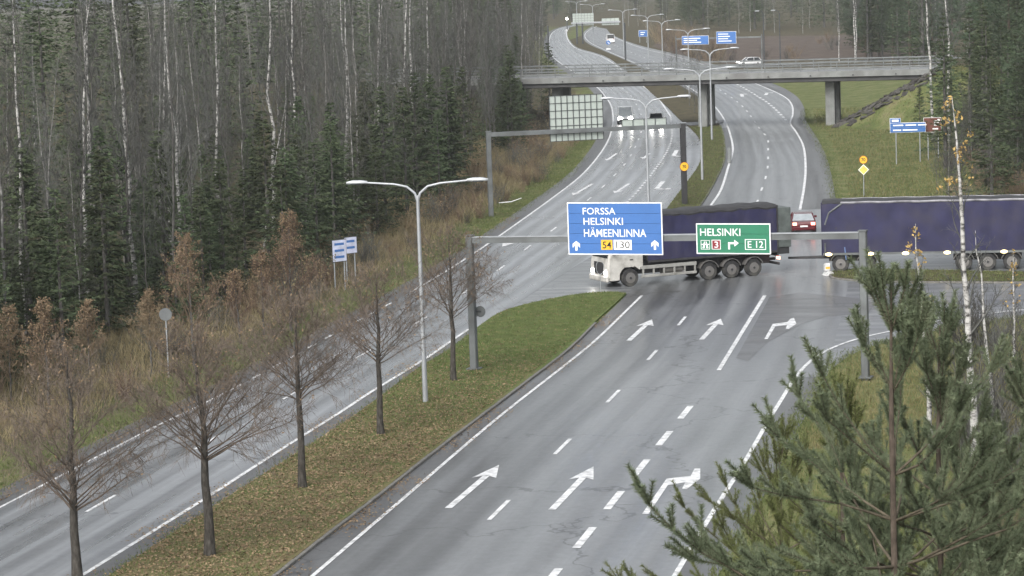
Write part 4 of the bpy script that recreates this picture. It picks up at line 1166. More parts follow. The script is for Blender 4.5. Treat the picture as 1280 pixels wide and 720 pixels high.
# full trailer
TF_, TR_ = G(1051, 340.5), G(1265, 337.2)
f2 = (TF_ - TR_); f2.z = 0; f2.normalize(); l2 = Vector((-f2.y, f2.x, 0))
tl = thing("trailer", "long dark blue tarpaulin trailer with lit side markers, towed by the truck", "trailer", TF_ - l2 * 1.24, math.atan2(f2.y, f2.x))
def qp(px, py):
    s, z = on_wall(px, py, TF_, TR_); return -s, z
xt1 = qp(1028, 300)[0]; xt0 = qp(1265, 337)[0] - 1.9
axs = [0.0, qp(1084, 339)[0], qp(1205, 338)[0], qp(1235, 337.6)[0], qp(1265, 337.2)[0]]
zt0, zt1 = qp(1100, 315.5)[1], qp(1100, 253.5)[1]
for x in axs:
    for sy in (1, -1):
        wheel(tl, x, sy * 1.06, .5, .36, sy)
        fender(tl, x, min(sy * .86, sy * 1.25), max(sy * .86, sy * 1.25), .5, M['rim'], 15, 165)
part("chassis", MB().box(xt0 + .1, xt1 - .1, -.5, .5, .95, zt0 - .08), M['chassis'], tl)
part("dolly_frame", MB().box(axs[1] - .6, .7, -.55, .55, .6, .945), M['chassis'], tl)
part("rear_bogie", MB().box(axs[4] - .6, axs[2] + .6, -.5, .5, .55, .945), M['chassis'], tl)
part("box_body", MB().box(xt0 + .03, xt1 - .03, -1.21, 1.21, zt0, zt1 - .06), M['chassis'], tl)
for sy in (1, -1):
    link("tarpaulin", tarp_wall(xt0, xt1 - .02, sy * 1.225, sy, zt0 + .02, zt1, 80, 10, seed=5 + sy, top=lambda x: .02 * math.sin(x * 4)), tl)
    part("side_rail", MB().box(xt0, xt1 - .02, min(sy * 1.2, sy * 1.30), max(sy * 1.2, sy * 1.30), zt0 - .12, zt0 + .01), M['steel'], tl)
    b = MB()
    xa, za_ = qp(1031, 281); xb_, zb_2 = qp(1036, 266); xc, zc_ = qp(1052, 254.5); yy = sy * 1.285
    for (p0, p1) in (((xa, za_), (xb_, zb_2)), ((xb_, zb_2), (xc, zc_)), ((xa, zt0 + .02), (xa, zt0 + .6))):
        b.tube([(p0[0], yy, p0[1]), (p1[0], yy, p1[1])], .05, 5)
    part("corner_strap", b, M['steel'], tl)
    b = MB().tube([(x, sy * 1.24, zt1 + .05 + .012 * math.sin(x * 3)) for x in np.linspace(xt0, xt1 - 1.1, 50)], .07, 6)
    part("roof_roll", b, mat("roll_grey%d" % sy, (.22, .22, .24), .6, var=.5, scale=2), tl, sm=True)
    for px in (1036, 1088, 1132, 1184, 1255):
        x, z = qp(px, 318)
        part("side_marker", MB().loft([[(x + a * math.cos(q), sy * (1.302 + o), zt0 - .06 + a * .5 * math.sin(q)) for q in np.linspace(0, 6.283, 15)[:-1]] for a, o in ((.19, 0), (.20, .03), (.13, .06))]), M['marker'], tl)
part("roof_tarp", MB().loft([[(x, y, zt1 + dz + .02 * math.sin(x * 3.1)) for y, dz in ((-1.2, -.08), (-1.26, 0), (-1.0, .10), (0, .15), (1.0, .10), (1.26, 0), (1.2, -.08))] for x in np.linspace(xt0, xt1, 30)]), M['chassis'], tl, "black rolled roof sheet", sm=True)
part("front_wall", MB().box(xt1 - .015, xt1 + .06, -1.25, 1.25, zt0 - .12, zt1 + .06, .02), M['tarp'], tl)
part("drawbar", MB().tube([(.6, .35, .80), (xt1 + 2.1, 0, .78)], .07, 6).tube([(.6, -.35, .80), (xt1 + 2.1, 0, .78)], .07, 6), M['chassis'], tl)
part("support_leg", MB().tube([(qp(1056, 320)[0], 1.22, 1.5), (qp(1058, 335)[0], 1.22, .75)], .05, 6), mat("leg_blue", (.10, .16, .3), .5), tl)

def car(name, label, cat, loc, rz_, paint, L=4.3, Wd=1.78, Hh=1.46, style="hatch", lights=True, brake=False, glass=None, lamp=.17):
    """Passenger car or van, x forward. Body by cross-sections, greenhouse, lamps, wheels."""
    r = thing(name, label, cat, loc, rz_)
    h = L / 2; w = Wd / 2
    if style == "van":
        st = [(-h, .45, Hh * .52, .92), (-h + .06, .28, Hh * .55, .98), (h * .55, .25, Hh * .55, 1.0), (h * .82, .26, Hh * .50, .96), (h * .97, .3, Hh * .42, .88), (h, .42, Hh * .36, .78)]
        gh = [(-h + .02, Hh * .55, .96, 0), (-h + .10, Hh - .06, .88, 1), (h * .40, Hh, .86, 1), (h * .50, Hh - .03, .84, 1), (h * .84, Hh * .50, .92, 0)]
    elif style == "sedan":
        st = [(-h, .48, .80, .84), (-h + .08, .30, .92, .94), (-h * .62, .22, .95, 1.0), (h * .35, .22, .93, 1.0), (h * .85, .24, .78, .95), (h, .38, .62, .80)]
        gh = [(-h * .72, .94, .90, 0), (-h * .36, Hh - .03, .72, 1), (h * .02, Hh, .74, 1), (h * .16, Hh - .04, .73, 1), (h * .48, .92, .90, 0)]
    else:
        st = [(-h, .45, .85, .86), (-h + .08, .28, .95, .96), (-h * .5, .22, .96, 1.0), (h * .35, .22, .93, 1.0), (h * .85, .24, .80, .95), (h, .38, .62, .80)]
        gh = [(-h + .08, .95, .92, 0), (-h + .45, Hh - .06, .74, 1), (-h * .2, Hh, .76, 1), (h * .12, Hh - .04, .74, 1), (h * .50, .92, .90, 0)]
    rings = []
    for x, z0, z1, k in st:
        ww = w * k
        rings.append([(x, -ww * .92, z0), (x, -ww, z0 + .15), (x, -ww, (z0 + z1) / 2 + .05), (x, -ww * .93, z1), (x, ww * .93, z1), (x, ww, (z0 + z1) / 2 + .05), (x, ww, z0 + .15), (x, ww * .92, z0)])
    part("body", MB().loft(rings), paint, r, sm=True)
    # greenhouse: dark glass shell, painted roof laid over
    lo = [g_ for g_ in gh if g_[3] == 0]; hi = [g_ for g_ in gh if g_[3] == 1]
    zb_ = lo[0][1] - .02
    g = MB()
    base = [(lo[0][0], -w * .9, zb_), (lo[1][0], -w * .9, lo[1][1] - .02), (lo[1][0], w * .9, lo[1][1] - .02), (lo[0][0], w * .9, zb_)]
    top = [(hi[0][0], -w * hi[0][2], hi[0][1]), (hi[-1][0], -w * hi[-1][2], hi[-1][1]), (hi[-1][0], w * hi[-1][2], hi[-1][1]), (hi[0][0], w * hi[0][2], hi[0][1])]
    g.loft([base, top])
    part("windows", g, glass or M['glass'], r)
    part("roof", MB().loft([[(x, -w * k - .008, z - .03), (x, -w * k * .8, z + .025), (x, w * k * .8, z + .025), (x, w * k + .008, z - .03)] for x, z, k, _ in hi]), paint, r, sm=True)
    pl = MB()
    for sy in (-1, 1):
        for (a, b_) in ((lo[0], hi[0]), (lo[1], hi[-1])):
            pl.tube([(a[0], sy * w * .905, a[1] - .03), (b_[0], sy * w * b_[2] * 1.01, b_[1])], .045, 5)
        xm = (hi[0][0] + hi[-1][0]) / 2; pl.tube([(xm, sy * w * .925, zb_), (xm, sy * w * .765, hi[1][1] - .03)], .04, 5)
        if style == "van":
            x2 = lo[0][0] + .05; pl.loft([[(x2, sy * w * .93, zb_), (xm, sy * w * .93, zb_), (xm, sy * w * .97, zb_ - .05), (x2, sy * w * .97, zb_ - .05)], [(hi[0][0], sy * w * .89, Hh - .1), (xm, sy * w * .88, Hh - .05), (xm, sy * w * .85, Hh - .02), (hi[0][0], sy * w * .85, Hh - .05)]])
    part("pillars", pl, paint, r)
    rw = .33 if style != "van" else .36
    for x in (-h * .60, h * .62):
        for sy in (-1, 1):
            wheel(r, x, sy * (w - .11), rw, .2, sy, n=16)
    for sy in (-1, 1):
        zf = st[-2][2] - .12
        part("headlight", MB().lathe([(.02, 0), (lamp, .03), (lamp * .85, .09), (.001, .12)], 12, 'X', (h - .14, sy * w * .62, zf)), M['headlight'] if lights else M['steel_light'], r)
        zt = st[1][2] - .14
        part("tail_light", MB().box(-h - .025, -h + .10, min(sy * w * .55, sy * w * .86), max(sy * w * .55, sy * w * .86), zt - .10, zt + .08, .015), M['tail'] if brake else M['sign_red'], r)
        part("mirror", MB().box(h * .28, h * .36, min(sy * w * .98, sy * (w + .16)), max(sy * w * .98, sy * (w + .16)), zb_ + .0, zb_ + .14, .02), paint, r)
    part("bumper", MB().box(h - .12, h + .05, -w * .82, w * .82, .32, .50, .03), M['chassis'], r)
    part("bumper", MB().box(-h - .06, -h + .1, -w * .86, w * .86, .36, .54, .03), paint, r)
    part("grille", MB().box(h - .04, h + .035, -w * .4, w * .4, .52, .62, .01), M['chassis'], r)
    part("number_plate", MB().box(h + .051, h + .062, -.25, .25, .36, .47), M['plate'], r)
    part("number_plate", MB().box(-h - .075, -h - .061, -.25, .25, .56, .67), M['plate'], r)
    return r
def road_heading(P, g, back=False):
    a = road_dir(P, g); return a + math.pi if back else a
g = G(782, 154); car("white_van", "white van with glaring headlights coming from under the bridge", "van", g, road_heading(A_MID, g, True), M['carwhite'], 4.8, 1.96, 1.95, glass=M['glass_painted_sky'], lamp=.26)
g = G(820.5, 157); car("pale_car", "pale car with lit headlights beside the white van under the bridge", "car", g, road_heading(A_MID, g, True), M['cargrey'], 4.2, 1.78, 1.48, lamp=.24)
g = G(1003, 290); car("red_car", "dark red sedan braking between the truck and its trailer", "car", g, road_heading(B_FR, g) + rad(4), M['carred'], 4.4, 1.74, 1.36, "sedan", False, True, glass=M['glass_painted_sky'])
g = G(936, 82); car("white_car", "white hatchback driving left on the ramp behind the bridge", "car", g, rad(180) + math.atan2(G(870, 85).y - g.y, g.x - G(870, 85).x) * -1, M['carwhite'], 4.3, 1.8, 1.5)
g = G(763, 54); car("white_van", "small far white van on the right carriageway beyond the bridge", "van", g, road_heading(B_FM, g), M['carwhite'], 4.9, 1.95, 2.2, "van", False)
g = G(709, 36)
r = thing("signal_lamp", "dark far post with a bright white lamp at the road bend", "lamp", g)
part("post", MB().tube([(0, 0, -.1), (0, 0, 2.6)], .16, 8), M['steel_dark'], r); part("housing", MB().box(-.5, .5, -.2, .3, 2.6, 3.6, .05), M['steel_dark'], r)
part("lens", MB().lathe([(.001, -.22), (.32, -.215), (.3, -.28), (.001, -.3)], 12, 'Y', (0, 0, 3.1)), M['headlight'], r)
# ------------------------------------------------------------------ plants
def V3(*a): return np.array(a, float)
def rot_to(d):
    """Two unit vectors square to d."""
    d = d / np.linalg.norm(d)
    r = V3(1, 0, 0) if abs(d[0]) < .8 else V3(0, 1, 0)
    u = r - d * r.dot(d); u /= np.linalg.norm(u)
    return u, np.cross(d, u)
class TB:
    """Fast tube and blade collector (three-sided tubes, thin twig blades)."""
    def __init__(s): s.V = []; s.F = []; s.n = 0
    def tube(s, P, R, k=3):
        P = [np.asarray(p, float) for p in P]
        m = len(P); u, w = rot_to(P[-1] - P[0])
        a = np.arange(k) * 2 * math.pi / k
        ring = np.cos(a)[:, None] * u + np.sin(a)[:, None] * w
        for p, r in zip(P, R): s.V.append(p + ring * r)
        for i in range(m - 1):
            b = s.n + i * k
            for j in range(k):
                s.F.append((b + j, b + (j + 1) % k, b + k + (j + 1) % k, b + k + j))
        s.n += m * k
    def twig(s, a, b, r):
        """Thin flat twig that tapers to its tip."""
        u, w = rot_to(b - a)
        s.V.append(np.array([a + u * r, a - u * r, b - u * r * .35, b + u * r * .35])); s.F.append((s.n, s.n + 1, s.n + 2, s.n + 3)); s.n += 4
    def mesh(s, name, m):
        return np_mesh(name, np.vstack(s.V), s.F, m)
def quads(C, U, W):
    """Loose leaf quads: centres C, half axes U and W."""
    V = np.stack([C - U - W * .3, C + W, C + U + W * .3, C - W], 1).reshape(-1, 3)
    return V, np.arange(len(V)).reshape(-1, 4)
def rdir(rg, n):
    v = rg.normal(size=(n, 3)); return v / np.linalg.norm(v, axis=1)[:, None]
def grow_bare(seed, Ht, r0, clear=.3, nl=16, ang=55, reach=.32, curl=.5, ntw=5, trunk_k=8, nsub=6, lean=.03, tw_r=.006, tpow=1.0, lw=.42, twz=0.0):
    """Leafless broadleaf tree: (trunk TB, crown TB, twig tips)."""
    rg = np.random.default_rng(seed)
    T, Cb = TB(), TB(); tips = []
    n = 9; P = []
    lx, ly = rg.normal(0, lean, 2)
    for i in range(n + 1):
        t = i / n
        P.append(V3(lx * Ht * t * t + rg.normal(0, .004) * Ht * (t > 0), ly * Ht * t * t + rg.normal(0, .004) * Ht * (t > 0), Ht * t - (.15 if i == 0 else 0)))
    R = [r0 * (1.25 if i == 0 else 1) * (1 - i / n) ** .75 + .008 for i in range(n + 1)]
    T.tube(P, R, trunk_k)
    P = np.array(P)
    def at(t): return np.array([np.interp(t * n, range(n + 1), P[:, c]) for c in range(3)])
    for i in range(nl):
        t = clear + (.97 - clear) * ((i + rg.uniform(.1, .9)) / nl) ** tpow
        az = i * 2.4 + rg.uniform(-.5, .5)
        L = Ht * reach * (1 - .80 * ((t - clear) / (1 - clear)) ** 1.2) * rg.uniform(.75, 1.2)
        a = rad(ang) * (1 - .45 * t) * rg.uniform(.8, 1.2)
        d = V3(math.cos(az) * math.sin(a), math.sin(az) * math.sin(a), math.cos(a))
        p = at(t); rr = max(.010, r0 * (1 - t) ** .8 * lw)
        pts_ = [p]
        m = 6
        for k in range(m):
            d = d + V3(0, 0, curl * .12) + rg.normal(0, .09, 3); d /= np.linalg.norm(d)
            p = p + d * L / m; pts_.append(p)
        rad_ = [rr * (1 - k / m) ** .8 + .004 for k in range(m + 1)]
        Cb.tube(pts_, rad_, 4 if rr > .03 else 3)
        for j in range(nsub):
            q = rg.uniform(.22, 1.0); k = q * m; k0 = min(int(k), m - 1)
            b = pts_[k0] + (pts_[k0 + 1] - pts_[k0]) * (k - k0)
            dd = (pts_[k0 + 1] - pts_[k0]); dd /= np.linalg.norm(dd)
            sd = dd * .75 + rdir(rg, 1)[0] * .75 + V3(0, 0, curl * .25); sd /= np.linalg.norm(sd)
            l2_ = L * rg.uniform(.28, .5) * (1.1 - .5 * q)
            mid = b + sd * l2_ * .5; sd2 = sd + rg.normal(0, .22, 3) + V3(0, 0, curl * .1); sd2 /= np.linalg.norm(sd2); e = mid + sd2 * l2_ * .5
            Cb.tube([b, mid, e], [max(.007, rr * .35), max(.006, rr * .22), .003], 3)
            for g_ in range(ntw):
                f = rg.uniform(.15, 1.0); c = b + (mid - b) * f * 2 if f < .5 else mid + (e - mid) * (f - .5) * 2
                td = sd * .8 + rdir(rg, 1)[0] * .75 + V3(0, 0, twz); td /= np.linalg.norm(td)
                e2 = c + td * l2_ * rg.uniform(.25, .55)
                Cb.twig(c, e2, tw_r); tips.append(e2)
                if ntw > 4 and rg.random() < .6:
                    td2 = td + rdir(rg, 1)[0] * .7; c2 = c + (e2 - c) * rg.uniform(.3, .8); e3 = c2 + td2 / np.linalg.norm(td2) * l2_ * rg.uniform(.15, .32)
                    Cb.twig(c2, e3, tw_r * .8); tips.append(e3)
    return T, Cb, np.array(tips)
def leaves_at(rg, tips, n, size, hang=.6):
    i = rg.integers(0, len(tips), n); C = tips[i] + rg.normal(0, .06, (n, 3))
    U = rdir(rg, n) * (size * rg.uniform(.7, 1.3, n))[:, None]; W = np.cross(U, rdir(rg, n)); W /= np.linalg.norm(W, axis=1)[:, None] + 1e-9; W *= (size * .62)
    return quads(C, U, W)
def grow_spruce(seed, Ht, width=.19, clear=.02, dens=1.0, gap=.33):
    """Spruce: whorls of drooping boughs carrying many small needle sprays."""
    rg = np.random.default_rng(seed)
    T = TB(); T.tube([V3(0, 0, -.2), V3(0, 0, Ht * .5), V3(0, 0, Ht)], [.014 * Ht, .009 * Ht, .01], 7)
    Cs, Us, Ws = [], [], []
    z = Ht * clear
    while z < Ht * .985:
        t = z / Ht
        L = Ht * width * (1 - t) ** .85 * (1 if t > .12 else .75 + 2 * t) + .12
        nb = int(rg.integers(6, 9))
        for k in range(nb):
            az = rg.uniform(0, 6.283); l = L * rg.uniform(.62, 1.18)
            h = V3(math.cos(az), math.sin(az), 0); sd = V3(-math.sin(az), math.cos(az), 0)
            droop = rg.uniform(.15, .5) * (1 - t) - .25 * t
            m = max(4, int((5 + l * 9) * dens))
            u = rg.uniform(.12, 1, m) ** .8
            lat = rg.normal(0, .16, m) * l * (1.15 - u)
            c = V3(0, 0, z) + h * (u * l)[:, None] + sd * lat[:, None]
            c[:, 2] += -droop * l * u + .22 * l * u * u + rg.normal(0, .05, m)
            Cs.append(c)
            dv = h * .8 + sd * (np.sign(lat) * rg.uniform(.1, .9, m))[:, None] + V3(0, 0, -.35) * rg.uniform(.0, 1.3, m)[:, None]
            dv /= np.linalg.norm(dv, axis=1)[:, None]
            s_ = rg.uniform(.10, .24, m) * (.75 + Ht * .022)
            Us.append(dv * s_[:, None])
            w = np.cross(dv, V3(0, 0, 1) + rg.normal(0, .5, (m, 3))); w /= np.linalg.norm(w, axis=1)[:, None] + 1e-9
            Ws.append(w * (s_ * rg.uniform(.22, .42, m))[:, None])
        z += gap * rg.uniform(.7, 1.3) * (.5 + Ht * .05)
    return T, quads(np.vstack(Cs), np.vstack(Us), np.vstack(Ws))
def grow_pine_far(seed, Ht, clear=.35, reach=.2, ncl=46):
    """Scots pine at a distance: limbs ending in rounded tufts of needles with gaps between."""
    rg = np.random.default_rng(seed)
    T = TB(); pz = [V3(0, 0, -.2), V3(rg.normal(0, .2), rg.normal(0, .2), Ht * .5), V3(rg.normal(0, .3), rg.normal(0, .3), Ht * .97)]
    T.tube(pz, [.016 * Ht, .010 * Ht, .02], 7)
    Cs, Us, Ws = [], [], []
    for i in range(ncl):
        t = clear + (.99 - clear) * (i + rg.uniform(0, 1)) / ncl
        az = i * 2.4 + rg.uniform(-.6, .6); L = Ht * reach * (1.02 - ((t - clear) / (1 - clear)) ** 1.6) * rg.uniform(.45, 1.15) + .2
        b = V3(0, 0, Ht * t); h = V3(math.cos(az), math.sin(az), rg.uniform(.05, .5)); e = b + h * L
        T.tube([b, b + h * L * .5 - V3(0, 0, .05 * L), e], [.035, .022, .008], 3)
        nt_ = 3 + int(L * 2.2)
        for j in range(nt_):
            f = rg.uniform(.4, 1.05); c0 = b + h * L * f + rg.normal(0, .22 + .06 * L, 3) * V3(1, 1, .55)
            m = 26; d = rdir(rg, m); d[:, 2] = d[:, 2] * .6 + .35; d /= np.linalg.norm(d, axis=1)[:, None]
            s_ = rg.uniform(.10, .20, m)
            Cs.append(c0 + d * rg.uniform(.05, .40, m)[:, None]); Us.append(d * s_[:, None])
            w = np.cross(d, rdir(rg, m)); w /= np.linalg.norm(w, axis=1)[:, None] + 1e-9; Ws.append(w * (s_ * .2)[:, None])
    return T, quads(np.vstack(Cs), np.vstack(Us), np.vstack(Ws))
def put_tree(name, label, cat, loc, tm, cm, rz, sc, group, tmat=None):
    r = thing(name, label, cat, loc, rz, group); r.scale = sc
    link("trunk", tm, r); link("crown", cm, r)
    return r
# prototypes (mesh data shared by copies)
BIR, BARE, SPR, PIN, YB = [], [], [], [], []
for i in range(6):
    T, Cb, tips = grow_bare(100 + i, 20, .125, .26 + .05 * (i % 3), 32, 38, .17, .55, 6, 7, 8, .035, .0075)
    BIR.append((T.mesh("trunk", M['birch']), Cb.mesh("crown", M['twig'])))
BIR2 = []
for i in range(4):
    T, Cb, tips = grow_bare(150 + i, 20, .085, .25 + .05 * (i % 3), 34, 38, .17, .55, 6, 7, 8, .04, .0085)
    BIR2.append((T.mesh("trunk", M['birch_dull']), Cb.mesh("crown", M['twig'])))
for i in range(6):
    T, Cb, tips = grow_bare(200 + i, 14, .055, .12, 34, 40, .20, .7, 6, 7, 8, .05, .008)
    BARE.append((T.mesh("trunk", M['birch_dull'] if i == 0 else M['bark']), Cb.mesh("crown", M['twig'] if i % 2 else M['twig_brown'])))
for i in range(6):
    T, (V, Fq) = grow_spruce(300 + i, 11, (.20, .29, .24, .33, .22, .27)[i], .01, (1.25, .95, 1.1, .85, 1.2, 1.0)[i])
    SPR.append((T.mesh("trunk", M['bark']), np_mesh("crown", V, Fq, M['spruce'])))
TALL = []
for i in range(4):
    T, (V, Fq) = grow_spruce(330 + i, 19, .14 + .02 * (i % 2), .10, .9)
    TALL.append((T.mesh("trunk", M['bark']), np_mesh("crown", V, Fq, M['spruce'])))
for i in range(4):
    T, (V, Fq) = grow_pine_far(360 + i, 15, .15 + .12 * (i % 2), .22, 60)
    PIN.append((T.mesh("trunk", M['bark_pine']), np_mesh("crown", V, Fq, M['pine_far'])))
RG = random.Random(11)
def jit(pr, name, label, cat, x, y, sc, group, zs=1.0, slant=0.0):
    tm, cm = pr
    r = put_tree(name, label, cat, (x, y, H1((x, y)) - .05), tm, cm, RG.uniform(0, 6.28), (sc, sc, sc * zs), group)
    if slant: r.rotation_euler = (0, slant, 0)
    return r
# --- left wood: its edge line, then rows behind
edge = gl([(-60, 500), (0, 466), (100, 432), (200, 408), (300, 374), (400, 322), (500, 272), (600, 212), (655, 168), (688, 132)], 200, 10)
en = normals(edge)                                     # left of travel = into the wood
def wood(u, depth):
    i = min(int(u * 199), 199); q = edge[i] + en[i] * depth; return q[0], q[1]
def zone(px):
    for lim, w in ((30, "at the left border"), (75, "right of the left border"), (125, "above the nearest median tree"), (175, "above the round sign back"), (225, "above the second median tree"),
                   (275, "above the second tree's right side"), (325, "above the marker post"), (375, "above the third median tree"), (425, "above the two pale boards"),
                   (475, "above the lamp's left arm"), (525, "above the lamp's stem"), (575, "above the lamp's right arm"), (625, "above the left gantry post"), (9999, "by the bridge's left end")):
        if px < lim: return w
def deep(d): return "front" if d < 6 else "second-row" if d < 14 else "back" if d < 26 else "rearmost"
def big(s_, a, b): return "short" if s_ < a else "tall" if s_ > b else "middling"
def wp(x, y):
    """Rough picture column of a ground point."""
    return 640 + F * (x / y) + 0
# white birches seen singly: picture column at mid height, depth into the wood, size
named = [(2, 5, 1.05, 0, "thick white birch trunk cut by the left border of the view"), (38, 3, .95, 0, "slender white birch standing left of a pair in the left wood"),
         (116, 9, 1.0, 0, "left birch of a close pair in the left wood"), (130, 9.5, 1.0, -.02, "right, slightly tilted birch of a close pair in the left wood"),
         (178, 5, 1.1, 0, "brightest thick birch trunk in the left wood"), (222, 11, .95, 0, "thin birch left of the white spotted one in the left wood"),
         (240, 6, 1.0, 0, "white birch with dark spots right of the brightest trunk"), (288, 10, 1.0, 0, "birch whose trunk sinks behind dark spruces, with a long side limb"),
         (354, 8, 1.12, 0, "thick twin-looking birch above the leaning one"), (340, 4, .55, .16, "slender birch leaning to the left among spruces"),
         (386, 9, 1.08, 0, "white birch right of the thick twin-looking one"), (443, 7, 1.0, .05, "slender white birch leaning right beside the lamp's left arm"),
         (452, 9, 1.0, .03, "thin pale birch just right of the leaning one by the lamp"), (484, 8, 1.0, .09, "clearly leaning thin birch above the lamp post"),
         (492, 14, .9, 0, "faint straight birch behind the lamp post"), (524, 7, 1.05, .01, "bright thin birch above the lamp's right arm"),
         (533, 7.5, 1.05, -.01, "bright thin birch right beside its twin above the lamp's right arm"), (548, 8, 1.0, .06, "white birch leaning right of the twin pair"),
         (585, 12, .9, 0, "thin grey birch between the lamp and the left gantry"), (653, 6, .7, 0, "pale birch in front of the bridge's left end")]
P_e = [wp(*edge[i]) for i in range(200)]
for k, (px, dep, sc, sl_, lab) in enumerate(named):
    best = min(range(200), key=lambda i: abs(wp(*(edge[i] + en[i] * dep)) + (ROLL * 300) - px))
    q = edge[best] + en[best] * dep
    r = jit(BIR[k % 6], "birch_tree", lab, "birch", q[0], q[1], sc, None, 1.0, sl_)
    if "group" in r: del r["group"]
for k in range(58):
    u = RG.random(); dp = 6 + RG.random() ** 1.2 * 34; x, y = wood(u, dp); sc = RG.uniform(.7, 1.05)
    if wp(x, y) < -80: continue
    jit(BIR2[k % 4], "birch_tree", "%s pale birch, %s left wood, %s" % (big(sc, .8, .95), deep(dp), zone(wp(x, y) + 12)), "birch", x, y, sc, "birches deep in the left wood")
for k in range(205):
    u = RG.random() ** .8; dp = .5 + RG.random() ** 1.5 * 30; x, y = wood(u, dp); sc = RG.uniform(.7, 1.35)
    jit(BARE[k % 6], "bare_tree", "%s grey leafless tree, %s left wood, %s" % (big(sc, .9, 1.15), deep(dp), zone(wp(x, y) + 12)), "tree", x, y, sc, "leafless trees of the left wood")
for k in range(160):
    u = RG.random() ** 1.6 * .93; dp = RG.random() ** 1.5 * 16 - 1.2; x, y = wood(u, dp); sc = RG.uniform(.5, 1.0)
    jit(SPR[k % 6], "spruce_tree", "%s dark young spruce, %s left wood, %s" % (big(sc, .55, .8), deep(dp), zone(wp(x, y) + 12)), "spruce", x, y, sc, "young spruces of the left wood")
for k in range(30):
    u = RG.random(); dp = 20 + RG.random() * 50; x, y = wood(u, dp); sc = RG.uniform(.8, 1.25)
    jit(TALL[k % 4], "spruce_tree", "%s full-grown spruce, %s left wood, %s" % (big(sc, .95, 1.1), deep(dp), zone(wp(x, y) + 12)), "spruce", x, y, sc, "tall spruces of the left wood")
# --- beyond the bridge, left of the far road
def fill(poly, n, protos, name, label, cat, group, s0, s1):
    P = [G(*p) for p in poly]; xs = [p.x for p in P]; ys = [p.y for p in P]
    def inside(x, y):
        c = False; j = len(P) - 1
        for i in range(len(P)):
            if (P[i].y > y) != (P[j].y > y) and x < (P[j].x - P[i].x) * (y - P[i].y) / (P[j].y - P[i].y) + P[i].x: c = not c
            j = i
        return c
    k = t_ = 0
    while k < n and t_ < n * 60:
        t_ += 1
        x, y = RG.uniform(min(xs), max(xs)), RG.uniform(min(ys), max(ys))
        if not inside(x, y): continue
        jit(protos[k % len(protos)], name, label, cat, x, y, RG.uniform(s0, s1), group); k += 1
LW = [(655, 128), (672, 104), (683, 80), (680, 60), (676, 45), (640, 45), (560, 90), (560, 130)]
fill(LW, 46, BARE, "bare_tree", "grey leafless tree left of the road beyond the bridge", "tree", "leafless trees left beyond the bridge", .8, 1.3)
fill(LW, 14, BIR2, "birch_tree", "pale birch left of the road beyond the bridge", "birch", "birches left beyond the bridge", .8, 1.0)
fill(LW, 16, TALL, "spruce_tree", "dark spruce left of the road beyond the bridge", "spruce", "spruces left beyond the bridge", .8, 1.1)
FW = [(560, 40), (690, 33), (716, 29.5), (760, 27), (790, 34), (830, 40), (900, 40), (1060, 37), (1200, 30), (1200, 14), (900, 16), (560, 16)]
fill(FW, 48, TALL, "spruce_tree", "dark spruce of the far wood closing the view", "spruce", "spruces of the far wood", .95, 1.35)
fill(FW, 14, BIR2, "birch_tree", "pale bare birch of the far wood closing the view", "birch", "birches of the far wood", .8, 1.1)
fill([(760, 30), (800, 38), (840, 44), (1060, 42), (1060, 38), (800, 32)], 11, BIR2, "birch_tree", "pale bare birch on the edge of the far wood", "birch", "birches on the far wood's edge", .7, 1.0)
def scatter_in(P, n, rg):
    P = np.asarray(P); x0, y0 = P.min(0); x1, y1 = P.max(0); out = []
    while sum(len(o) for o in out) < n:
        q = np.c_[rg.uniform(x0, x1, n * 3), rg.uniform(y0, y1, n * 3)]
        c = np.zeros(len(q), bool); j = len(P) - 1
        for i in range(len(P)):
            cond = (P[i, 1] > q[:, 1]) != (P[j, 1] > q[:, 1])
            with np.errstate(divide='ignore', invalid='ignore'):
                xx = (P[j, 0] - P[i, 0]) * (q[:, 1] - P[i, 1]) / (P[j, 1] - P[i, 1]) + P[i, 0]
            c ^= cond & (q[:, 0] < xx); j = i
        out.append(q[c])
    return np.vstack(out)[:n]
# what lies behind those reads as one mass
def mass(poly, n, seed):
    rg = np.random.default_rng(seed); P = np.array([tuple(G(*p)[:2]) for p in poly]); q = scatter_in(P, n, rg); Vs, Fs, o = [], [], 0
    V0 = []
    for k in range(3):
        T, (V, Fq) = grow_spruce(700 + k, 20, .15, .06, .22, .55); V0.append(V)
    for k, (x, y) in enumerate(q):
        V = V0[k % 3]; a = rg.uniform(0, 6.28); s_ = rg.uniform(.8, 1.25); c, sn = math.cos(a), math.sin(a)
        W2 = np.c_[(V[:, 0] * c - V[:, 1] * sn) * s_ * 1.25 + x, (V[:, 0] * sn + V[:, 1] * c) * s_ * 1.25 + y, V[:, 2] * s_]
        Vs.append(W2); Fs.append(np.arange(len(V)).reshape(-1, 4) + o); o += len(V)
    struct("far_wood", np_mesh("far_wood", np.vstack(Vs), np.vstack(Fs), M['spruce']), kind='stuff')
mass([(1165, 105), (1250, 135), (1600, 120), (1600, 40), (1150, 62)], 70, 14)
mass([(520, 34), (690, 27), (760, 22), (1250, 26), (1250, 2), (520, 4)], 170, 9)
mass([(-250, 250), (100, 200), (400, 130), (640, 80), (640, 30), (300, 60), (-300, 120)], 130, 10)
mass([(-200, 385), (0, 345), (200, 300), (400, 232), (560, 160), (640, 104), (600, 60), (-200, 190)], 190, 12)
